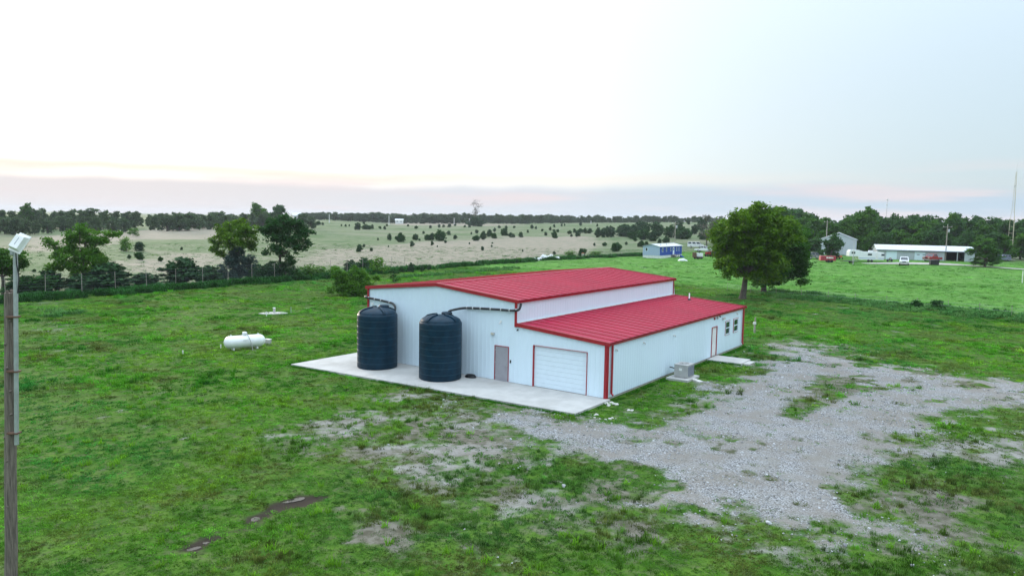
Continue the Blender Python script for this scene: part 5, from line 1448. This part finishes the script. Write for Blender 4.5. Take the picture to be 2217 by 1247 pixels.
q = G(1511, 561); o = empty('tank_trailer', q, .2); tag(o, 'small dark trailer carrying a white box tank', 'trailer')
MB().box(-1.4, 1.4, -.7, .7, .45, .60).build('chassis', MT['rust'], o); MB().box(-.5, 1.2, -.55, .55, .62, 1.55, .08).build('tank', MT['wrap'], o); MB().box(-1.35, -.75, -.6, .6, .62, 1.75).build('headboard', MT['rust'], o)
for s_ in (-1, 1):
    for x in (-.5, .6): MB().lathe([(.1, -.1), (.33, -.1), (.36, 0), (.33, .1), (.1, .1)], 16).build('wheel', MT['tyre'], o, (x, s_ * .82, .33), (math.pi / 2, 0, 0))
MB().lathe([(.2, 1.55), (.2, 1.7), (.05, 1.72)], 10, (.35, 0, 0)).build('filler_cap', MT['black'], o)

# ------------------------------------------------------------------ vehicles
def vehicle(name, label, cat, px, py, head, paint, kind='suv', k=1.0, dist=None):
    q = G(px, py)
    o = empty(name, (q.x, q.y, q.z + .02), head); o.scale = (k, k, k); tag(o, label, cat)
    w = .95
    if kind == 'suv':
        low = [(-2.4, .42), (2.35, .42), (2.42, .62), (2.40, .98), (1.25, 1.12), (-2.42, 1.12), (-2.46, .8)]; cab = (-2.38, 1.2, -2.15, .45, 1.12, 1.86); bed = None
    elif kind == 'van':
        low = [(-2.7, .42), (2.65, .42), (2.72, .7), (2.65, 1.15), (1.95, 1.32), (-2.72, 1.32), (-2.75, .8)]; cab = (-2.70, 1.95, -2.6, 1.25, 1.32, 2.15); bed = None
    else:
        low = [(-2.8, .50), (2.6, .50), (2.70, .75), (2.68, 1.12), (1.4, 1.22), (-.95, 1.22), (-.95, .98), (-2.82, .98), (-2.84, .7)]; cab = (-.93, 1.30, -.7, .55, 1.22, 1.90); bed = 1
    MB().prism(low, -w, w, 'y').build('body', paint, o)
    x0, x1, x2, x3, z0, z1 = cab; wi, wt = w - .04, w - .16
    P = [(x0, -wi, z0), (x1, -wi, z0), (x1, wi, z0), (x0, wi, z0), (x2, -wt, z1), (x3, -wt, z1), (x3, wt, z1), (x2, wt, z1)]
    cb = MB().hexa(P).build('cabin', paint, o)
    V = [Vector(p) for p in P]
    def pane(a, b_, c_, d_, nm='window'):
        ctr = (V[a] + V[b_] + V[c_] + V[d_]) / 4; nr = (V[b_] - V[a]).cross(V[d_] - V[a]).normalized()
        if nr.dot(ctr - Vector((0, 0, 1.2))) < 0: nr = -nr
        pts_ = [ctr + (V[i] - ctr) * .84 for i in (a, b_, c_, d_)]
        MB().add([p + nr * .012 for p in pts_], [(0, 1, 2, 3)]).build(nm, MT['glass'], cb)
    pane(1, 2, 6, 5, 'windscreen'); pane(0, 3, 7, 4, 'rear_window')
    for side in ((0, 1, 5, 4), (3, 2, 6, 7)):
        a, b_, c_, d_ = [V[i] for i in side]
        nseg = 3 if kind != 'pickup' else 2
        for s in range(nseg):
            t0, t1 = s / nseg + .03, (s + 1) / nseg - .03
            quad = [a.lerp(b_, t0).lerp(d_.lerp(c_, t0), .12), a.lerp(b_, t1).lerp(d_.lerp(c_, t1), .12), a.lerp(b_, t1).lerp(d_.lerp(c_, t1), .88), a.lerp(b_, t0).lerp(d_.lerp(c_, t0), .88)]
            off = Vector((0, -.014 if a.y < 0 else .014, .004))
            MB().add([p + off for p in quad], [(0, 1, 2, 3)]).build('window', MT['glass'], cb)
    fx_ = low[2][0]
    for s in (-1, 1):
        MB().box(fx_ - .06, fx_ + .02, s * .62 - .2, s * .62 + .2, low[2][1] + .1, low[2][1] + .3).build('headlight', MT['lampglass'], o)
        MB().box(low[-1][0] - .02, low[-1][0] + .06, s * .78 - .1, s * .78 + .1, .78, 1.0).build('tail_light', MT['strobe'], o)
    MB().box(fx_ - .05, fx_ + .015, -.38, .38, low[2][1] + .08, low[2][1] + .32).build('grille', MT['black'], o)
    MB().box(fx_ - .08, fx_ + .08, -.92, .92, .42, .60, .02).build('bumper', MT['acgrey'], o)
    MB().box(low[-1][0] - .10, low[-1][0] + .05, -.92, .92, .44, .60, .02).build('bumper', MT['acgrey'], o)
    for x in (-1.55, 1.50):
        for s in (-1, 1):
            wh = MB().lathe([(.2, -.11), (.34, -.11), (.37, -.05), (.37, .05), (.34, .11), (.2, .11)], 18).build('wheel', MT['tyre'], o, (x, s * .86, .36), (math.pi / 2, 0, 0))
            MB().lathe([(.20, -.115), (.20, .115)], 14).build('rim', MT['steel'], wh)
    return o
vehicle('minivan', 'white minivan parked at the edge of the mown field', 'van', 1957, 574, R(-118), MT['carwhite'], 'suv', 1.08)
vehicle('pickup_truck', 'dark red pickup truck in front of the long low shed', 'pickup', 2018, 566, R(-150), MT['carred'], 'pickup', 1.05)
vehicle('work_van', 'white van parked beyond the blue mobile home', 'van', 1506, 537, R(-20), MT['carwhite'], 'van')
vehicle('pickup_truck', 'white pickup truck just behind the van by the mobile home', 'pickup', 1524, 546, R(-30), MT['carwhite'], 'pickup')
vehicle('pickup_truck', 'white pickup truck showing right of the large shade tree', 'pickup', 1737, 545, R(170), MT['carwhite'], 'pickup')
vehicle('old_car', 'grey scrap car among the trees beside the red trailer', 'car', 1762, 561, R(10), MT['scrap'], 'suv')
vehicle('parked_car', 'dark grey car half behind the round tree by the shed', 'car', 2168, 566, R(-160), MT['grille'], 'suv')
# red tractor
q = G(1538, 556); o = empty('tractor', q, R(200)); tag(o, 'small red tractor left of the large shade tree', 'tractor')
MB().box(.1, 1.6, -.32, .32, .75, 1.30, .06).build('hood', MT['carred'], o); MB().box(-1.0, .1, -.45, .45, .6, 1.0, .04).build('platform', MT['carred'], o); MB().box(-.8, -.35, -.28, .28, 1.0, 1.55, .05).build('seat', MT['black'], o)
MB().box(1.0, 1.4, -.2, .2, .4, .75).build('axle', MT['rust'], o)
for s in (-1, 1):
    MB().lathe([(.3, -.2), (.68, -.2), (.75, 0), (.68, .2), (.3, .2)], 20).build('rear_wheel', MT['tyre'], o, (-.6, s * .72, .75), (math.pi / 2, 0, 0)); MB().lathe([(.15, -.1), (.36, -.1), (.40, 0), (.36, .1), (.15, .1)], 16).build('front_wheel', MT['tyre'], o, (1.2, s * .55, .40), (math.pi / 2, 0, 0))
    MB().box(-1.2, .0, s * .72 - .2, s * .72 + .2, 1.52, 1.60, .02).build('fender', MT['carred'], o)
rb = MB(); rb.tube([(-1.0, -.5, 1.0), (-1.0, -.5, 2.3), (-1.0, .5, 2.3), (-1.0, .5, 1.0)], .04, 6); rb.build('roll_bar', MT['black'], o)
# camper trailer
ca, cb_ = G(1838, 567), G(1913, 568); dv = cb_ - ca; cr = math.atan2(dv.y, dv.x)
o = empty('camper_trailer', ca, cr); tag(o, 'long white camper trailer in front of the grey barn', 'camper'); CL = dv.length
MB().prism([(.0, 1.5), (2.2, 1.5), (2.5, .65), (CL, .65), (CL + .05, .9), (CL - .1, 2.65), (3.6, 2.75), (2.4, 3.15), (.3, 3.15), (.0, 2.6)], 0, 2.4, 'y').build('body', MT['carwhite'], o)
for x0, x1, z0, z1 in ((.5, 1.5, 2.1, 2.7), (4.6, 5.7, 1.75, 2.3), (8.0, 8.9, 1.7, 2.25)):
    f_ = MB().box(x0, x1, -.03, -.004, z0, z1).build('window', MT['steel'], o); MB().box(x0 + .06, x1 - .06, -.036, -.031, z0 + .06, z1 - .06).build('pane', MT['glass'], f_)
MB().box(2.5, CL, -.012, -.003, .95, 1.15).build('stripe', MT['paleblue'], o); MB().box(6.6, 7.3, -.014, -.003, .72, 2.5).build('door', MT['offwhite'], o)
MB().box(5.2, 6.2, .8, 1.6, 2.70, 3.05, .05).build('roof_unit', MT['offwhite'], o)
for x in (4.9, 5.7): MB().lathe([(.18, -.1), (.33, -.1), (.36, 0), (.33, .1), (.18, .1)], 16).build('wheel', MT['tyre'], o, (x, .02, .36), (math.pi / 2, 0, 0))
MB().box(1.5, 1.6, .3, .4, -.1, 1.5).build('landing_leg', MT['steel'], o); MB().box(1.5, 1.6, 2.0, 2.1, -.1, 1.5).build('landing_leg', MT['steel'], o)
# red trailer
q = G(1791, 568); o = empty('stock_trailer', q, R(-8)); tag(o, 'low red trailer with a white panel at the field edge', 'trailer')
MB().box(-1.9, 1.9, -.85, .85, .45, 1.65, .04).build('box', MT['trailerred'], o); MB().box(-.5, 1.2, -.875, -.852, 1.05, 1.40).build('panel', MT['offwhite'], o)
for k in range(5): MB().box(-1.85 + k * .9, -1.78 + k * .9, -.885, -.852, .46, 1.62).build('stake', MT['trailerred'], o)
for x in (.1, .9):
    for s in (-1, 1): MB().lathe([(.15, -.1), (.32, -.1), (.35, 0), (.32, .1), (.15, .1)], 16).build('wheel', MT['tyre'], o, (x, s * .86, .35), (math.pi / 2, 0, 0))
MB().beam((-1.9, 0, .5), (-2.8, 0, .45), .1, .1).build('tow_bar', MT['rust'], o)
q = G(1841, 570); o = empty('flat_trailer', q, R(-5)); tag(o, 'dark flat trailer in the grass before the camper', 'trailer')
MB().box(-1.8, 1.8, -.9, .9, .5, .62).build('deck', MT['black'], o); MB().beam((-1.8, 0, .55), (-2.7, 0, .5), .1, .1).build('tow_bar', MT['rust'], o)
for s in (-1, 1): MB().lathe([(.15, -.1), (.30, -.1), (.33, 0), (.30, .1), (.15, .1)], 16).build('wheel', MT['tyre'], o, (.2, s * 1.0, .33), (math.pi / 2, 0, 0))
q = G(1817, 561); o = empty('garden_tractor', q, R(30)); tag(o, 'orange garden tractor under the leafy tree by the barn', 'tractor')
MB().box(.0, .9, -.3, .3, .45, .95, .08).build('hood', MT['orange'], o); MB().box(-.8, .0, -.4, .4, .4, .6, .04).build('platform', MT['orange'], o); MB().box(-.7, -.3, -.25, .25, .6, 1.1, .06).build('seat', MT['black'], o)
for x, r_ in ((-.5, .32), (.65, .22)):
    for s in (-1, 1): MB().lathe([(.08, -.1), (r_ - .03, -.1), (r_, 0), (r_ - .03, .1), (.08, .1)], 14).build('wheel', MT['tyre'], o, (x, s * .45, r_), (math.pi / 2, 0, 0))
q = G(2022, 574); o = empty('dumpster', q, R(-12)); tag(o, 'black waste bin at the track in front of the red pickup', 'bin')
MB().prism([(-.9, .1), (.9, .1), (1.0, 1.35), (-1.0, 1.2)], -.65, .65, 'y').build('bin', MT['black'], o); MB().hexa([(-1.03, -.7, 1.21), (1.03, -.7, 1.36), (1.03, .7, 1.36), (-1.03, .7, 1.21), (-1.03, -.7, 1.27), (1.03, -.7, 1.42), (1.03, .7, 1.42), (-1.03, .7, 1.27)]).build('lid', MT['black'], o)
for x in (-.7, .7): MB().lathe([(.03, -.05), (.1, -.05), (.1, .05), (.03, .05)], 10).build('caster', MT['tyre'], o, (x, -.5, .08), (math.pi / 2, 0, 0))
q = G(1926, 567); o = empty('motorbike', q, R(15)); tag(o, 'dark motorbike between the camper and the white minivan', 'motorbike')
for x in (-.65, .65): MB().lathe([(.22, -.06), (.30, -.06), (.33, 0), (.30, .06), (.22, .06)], 16).build('wheel', MT['tyre'], o, (x, 0, .33), (math.pi / 2, 0, 0))
mb = MB(); mb.tube([(.65, 0, .33), (.42, 0, .95), (-.1, 0, .75), (-.65, 0, .33)], .05, 6); mb.box(-.25, .25, -.15, .15, .35, .65, .04); mb.build('frame', MT['black'], o)
MB().box(-.1, .4, -.14, .14, .78, 1.0, .06).build('fuel_tank', MT['carred'], o); MB().box(-.65, -.1, -.13, .13, .78, .88, .03).build('seat', MT['black'], o); MB().tube([(.4, -.35, 1.08), (.42, 0, 1.0), (.4, .35, 1.08)], .025, 6).build('handlebar', MT['steel'], o)

# ------------------------------------------------------------------ sheds and the neighbours' track
sa, sb_ = G(1899, 561), G(2109, 567); dv = sb_ - sa; sr = math.atan2(dv.y, dv.x); SL = dv.length
sh = empty('long_shed', sa, sr); tag(sh, 'long low metal shed with two white garage doors and open bays', 'shed')
SDp, E1, RZ = 9.5, 2.7, 3.9
fr = lambda px: (px - 1899) / (2109 - 1899) * SL
ops = [(fr(1918.6), fr(1942.8), 'door'), (fr(1981), fr(2004.6), 'door'), (fr(2046), fr(2072), 'bay'), (fr(2074), fr(2088), 'bay')]
MB().box(0, SL, SDp - .05, SDp, 0, E1).build('back_wall', MT['greywall'], sh)
MB().prism([(0, 0), (SDp, 0), (SDp, E1), (SDp / 2, RZ - .06), (0, E1)], -.03, .03, 'x').build('end_wall', MT['greywall'], sh)
MB().prism([(0, 0), (SDp, 0), (SDp, E1), (SDp / 2, RZ - .06), (0, E1)], SL - .03, SL + .03, 'x').build('end_wall', MT['greywall'], sh)
xs = 0.035
for (a, b_, k) in ops + [(SL - .035, SL - .035, None)]:
    if a - xs > .05: ribbed('front_panel', xs, a, c0(-.1), c0(E1 - .02), lambda x, d, z: (x, -d, z), MT['greywall'], sh, .45, .03, .06, .03)
    if k == 'door':
        d_ = MB().box(a + .02, b_ - .02, .03, .08, 0, 2.35).build('garage_door', MT['door_white'], sh)
        for j in range(4): MB().box(a + .05, b_ - .05, .016, .03, .02 + j * .585, .58 + j * .585).build('door_panel', MT['door_white'], d_)
        if a > 8:
            for u in (.2, .75): MB().box(a + (b_ - a) * u, a + (b_ - a) * u + .7, .010, .016, 1.45, 1.62).build('pane', MT['glass'], d_)
    if k: MB().box(a, b_, -.02, .02, 2.36 if k == 'door' else 2.45, E1 - .02).build('lintel', MT['greywall'], sh)
    xs = b_
for (a, b_, k) in ops:
    if k == 'bay': MB().box(a - .2, b_ + .2, 4.5, 4.6, 0, E1).build('inner_wall', MT['darkbay'], sh)
MB().box(fr(2046), fr(2088), .2, 4.4, -.05, .01).build('bay_floor', MT['darkbay'], sh)
for (ya, za, yb, zb) in ((-.35, E1 - .08, SDp / 2, RZ), (SDp + .35, E1 - .08, SDp / 2, RZ)):
    MB().hexa([(-.35, ya, za), (SL + .35, ya, za), (SL + .35, yb, zb), (-.35, yb, zb), (-.35, ya, za + .07), (SL + .35, ya, za + .07), (SL + .35, yb, zb + .07), (-.35, yb, zb + .07)]).build('roof', MT['greyroof'], sh)
MB().box(-.35, SL + .35, -.42, -.355, E1 - .26, E1 - .02).build('fascia', MT['grille'], sh)
for x in (fr(1943) + 1.2, fr(1965), fr(2005) + 1.5): MB().box(x - .12, x + .12, -.5, -.43, E1 - .1, E1 + .05).build('eave_lamp', MT['offwhite'], sh)
# barn behind the camper
q = G(1853, 553); bn = empty('grey_barn', (q.x, q.y, q.z), R(-24)); tag(bn, 'tall pale grey metal barn partly hidden by a leafy tree', 'barn')
BWd, BLn, BE, BR = 10.0, 11.0, 4.6, 6.6
for (y0) in (0.0, BLn): MB().prism([(-BWd, -.3), (0, -.3), (0, BE), (-BWd / 2, BR - .08), (-BWd, BE)], y0 - .03, y0 + .03, 'y').build('gable_wall', MT['barnwall'], bn)
for x in (-BWd, 0): MB().box(x - .02, x + .02, .04, BLn - .04, -.3, BE - .02).build('side_wall', MT['barnwall'], bn)
for (xa, za, xb, zb) in ((.3, BE - .12, -BWd / 2, BR), (-BWd - .3, BE - .12, -BWd / 2, BR)):
    MB().hexa([(xa, -.3, za), (xb, -.3, zb), (xb, BLn + .3, zb), (xa, BLn + .3, za), (xa, -.3, za + .08), (xb, -.3, zb + .08), (xb, BLn + .3, zb + .08), (xa, BLn + .3, za + .08)]).build('roof', MT['greyroof'], bn)
MB().box(-6.5, -3.5, -.08, -.035, 0, 3.4).build('sliding_door', MT['greywall'], bn)
MB().box(.022, .05, 4.5, 5.5, 0, 2.1).build('side_door', MT['greywall'], bn)
# track in front of the sheds
tp = [G(a, b_) for a, b_ in ((1870, 571), (1960, 571), (2030, 572), (2090, 575), (2150, 579), (2217, 584), (2300, 590), (2420, 599))]
wd = [1.5, 3.2, 3.6, 2.2, 1.6, 1.4, 1.4, 1.4]
P, W_ = [], []
for i in range(len(tp) - 1):
    for k in range(8): P.append(tp[i].lerp(tp[i + 1], k / 8)); W_.append(wd[i] + (wd[i + 1] - wd[i]) * k / 8)
mb = MB(); vs, fs = [], []
for i, p in enumerate(P):
    t = (P[min(i + 1, len(P) - 1)] - P[max(i - 1, 0)]).normalized(); s = Vector((-t.y, t.x, 0))
    for k in (-1, -.5, 0, .5, 1):
        v = p + s * W_[i] * k * rr.uniform(.9, 1.1); v.z = float(Z(v.x, v.y)) + .10; vs.append(v)
for i in range(len(P) - 1):
    for k in range(4): fs.append((i * 5 + k, i * 5 + k + 1, i * 5 + k + 6, i * 5 + k + 5))
mb.add(vs, fs); MT['track'] = plain('pale_track_gravel', (.40, .37, .33), .95, var=.2, scale=.8, bmp=.3)
o = mb.build('farm_track', MT['track']); tag(o, 'pale gravel track running past the sheds to the right', kind='structure')

# ------------------------------------------------------------------ poles and masts
def upole(px, topy, dist, label, arm=True, can=True, m='postwood', r_=.14, guy=False):
    r0 = ray(px, 500); t = dist / math.hypot(r0[0], r0[1]); x, y = r0[0] * t, r0[1] * t; z = float(Z(x, y)); h = D(px, topy, y).z - z
    o = empty('utility_pole', (x, y, z), rr.uniform(-.4, .4)); tag(o, label, 'utility pole', 'utility poles')
    MB().tube([(0, 0, -.5), (0, 0, h)], [r_ * 1.15, r_ * .8], 8).build('shaft', MT[m], o)
    if arm: MB().beam((-1.1, -.15, h - .45), (1.1, -.15, h - .45), .11, .12).build('crossarm', MT[m], o)
    if arm:
        for xx in (-1.0, 0, 1.0): MB().lathe([(.05, 0), (.07, .06), (.04, .16)], 8, (xx, -.15 if xx else 0, h - .38 if xx else h)).build('insulator', MT['offwhite'], o)
    if can:
        c_ = MB().lathe([(.22, 0), (.25, .05), (.25, .75), (.15, .85)], 14, (.38, 0, h - 1.9)).build('transformer', MT['steel'], o); MB().beam((.1, 0, h - 1.5), (.2, 0, h - 1.5), .1, .1).build('bracket', MT['steel'], c_)
    if guy: MB().tube([(-.1, 0, h * .75), (-2.6, 0, -.1)], .05, 5).build('guy_wire', MT['postwood'], o)
upole(1462, 481, 228, 'utility pole with transformer and guy behind the blue mobile home', True, True, guy=True)
upole(2051, 488, 232, 'utility pole with transformer behind the long low shed')
upole(1790, 478, 252, 'plain utility pole rising from the trees by the barn', True, False)
upole(1851, 519, 203, 'bare steel post beside the white camper', False, False, 'steel', .08)
for px, ty, d_, lab in ((842, 467, 610, 'slender utility pole on the distant skyline, the tallest there'), (713, 464, 560, 'short utility pole on the skyline left of the tallest one'), (983, 472, 640, 'faint utility pole on the skyline left of the sparse tree'), (1016, 473, 640, 'faint utility pole just left of the sparse tree'), (1279, 478, 640, 'faint pole on the skyline right of the sparse tree')):
    upole(px, ty, d_, lab, False, False, 'offwhite', .26)
# radio tower
r0 = G(2186, 563); tw = empty('radio_tower', r0, .35); tag(tw, 'tall slender lattice radio tower at the right edge', 'tower')
TH = D(2194, 372, r0.y).z - r0.z
lv = np.concatenate([np.linspace(0, 13, 8), np.linspace(13, TH, 14)[1:]])
wd_ = lambda z: np.interp(z, [0, 12.5, 13.5, TH], [.85, .62, .42, .16])
MT['towerpaint'] = plain('pale_yellow_tower_steel', (.52, .47, .34), .6, var=.15)
for k in range(3):
    a = k * 2.094
    MB().tube([(wd_(z) * math.cos(a), wd_(z) * math.sin(a), z) for z in lv], [.055 if z < 13 else .035 for z in lv], 5).build('leg', MT['towerpaint'], tw)
for i in range(1, len(lv) - 1):
    z = lv[i]; mb = MB()
    for k in range(3):
        a, b_ = k * 2.094, (k + 1) * 2.094; w0 = wd_(z)
        mb.tube([(w0 * math.cos(a), w0 * math.sin(a), z), (w0 * math.cos(b_), w0 * math.sin(b_), z)], .035 if z < 13 else .022, 4)
        if z > 12.5:
            w1 = wd_(lv[i + 1]); mb.tube([(w0 * math.cos(a), w0 * math.sin(a), z), (w1 * math.cos(b_), w1 * math.sin(b_), lv[i + 1])], .02, 4)
    mb.build('brace', MT['towerpaint'], tw)
MB().tube([(0, 0, TH), (0, 0, TH + 2.2)], .03, 5).build('whip_antenna', MT['steel'], tw); MB().box(-.4, -.1, -.15, .15, TH * .83, TH * .83 + .3).build('antenna_box', MT['steel'], tw)
MB().box(-1.1, 1.1, -1.1, 1.1, -.3, .05).build('footing', MT['concrete'], tw)
r0 = ray(1917, 500); t = 330 / math.hypot(r0[0], r0[1]); x, y = r0[0] * t, r0[1] * t; z = float(Z(x, y)); h = D(1917, 431, y).z - z
o = empty('antenna_mast', (x, y, z)); tag(o, 'thin antenna mast sticking up behind the highest tree', 'mast'); MB().tube([(0, 0, 0), (0, 0, h)], [.14, .07], 6).build('pole', MT['steel'], o)
for zz in (h - .3, h - 2.2): MB().box(-.35, .35, -.12, .12, zz - .25, zz + .25, .05).build('antenna', MT['offwhite'], o)
# houses glimpsed at the treeline
def house(px, py, dist, w, h, label, rz):
    r0 = ray(px, py); t = dist / math.hypot(r0[0], r0[1]); x, y = r0[0] * t, r0[1] * t; z = D(px, py, y).z
    o = empty('farmhouse', (x, y, z), rz); tag(o, label, 'house')
    MB().box(-w / 2, w / 2, 0, 6, -6, h * .55).build('wall', MT['offwhite'], o); MB().prism([(-.4, h * .55), (6.4, h * .55), (3, h)], -w / 2 - .4, w / 2 + .4, 'x').build('roof', MT['greyroof'], o)
    for k in (-.25, .25):
        f_ = MB().box(w * k - .5, w * k + .5, -.05, -.004, h * .15, h * .42).build('window', MT['offwhite'], o); MB().box(w * k - .42, w * k + .42, -.06, -.051, h * .17, h * .40).build('pane', MT['glass'], f_)
house(644, 476, 405, 4, 3.8, 'small white house with a steep roof half hidden at the treeline', .5)
house(864, 482, 690, 7, 3.4, 'long white house glimpsed among the distant trees', .1)

# ------------------------------------------------------------------ evening haze
scene.cycles.volume_bounces = 0
mh_ = bpy.data.materials.new('evening_haze'); mh_.use_nodes = True
nt = mh_.node_tree; nt.nodes.clear()
pv = nt.nodes.new('ShaderNodeVolumePrincipled'); pv.inputs['Color'].default_value = (.86, .92, 1, 1); pv.inputs['Density'].default_value = .00012; pv.inputs['Anisotropy'].default_value = .1
mo = nt.nodes.new('ShaderNodeOutputMaterial'); nt.links.new(pv.outputs[0], mo.inputs['Volume'])
hz = MB().box(-5400, 5400, -600, 6400, -4, 46).build('haze', mh_)
tag(hz, 'thin evening haze over the pasture', kind='stuff')
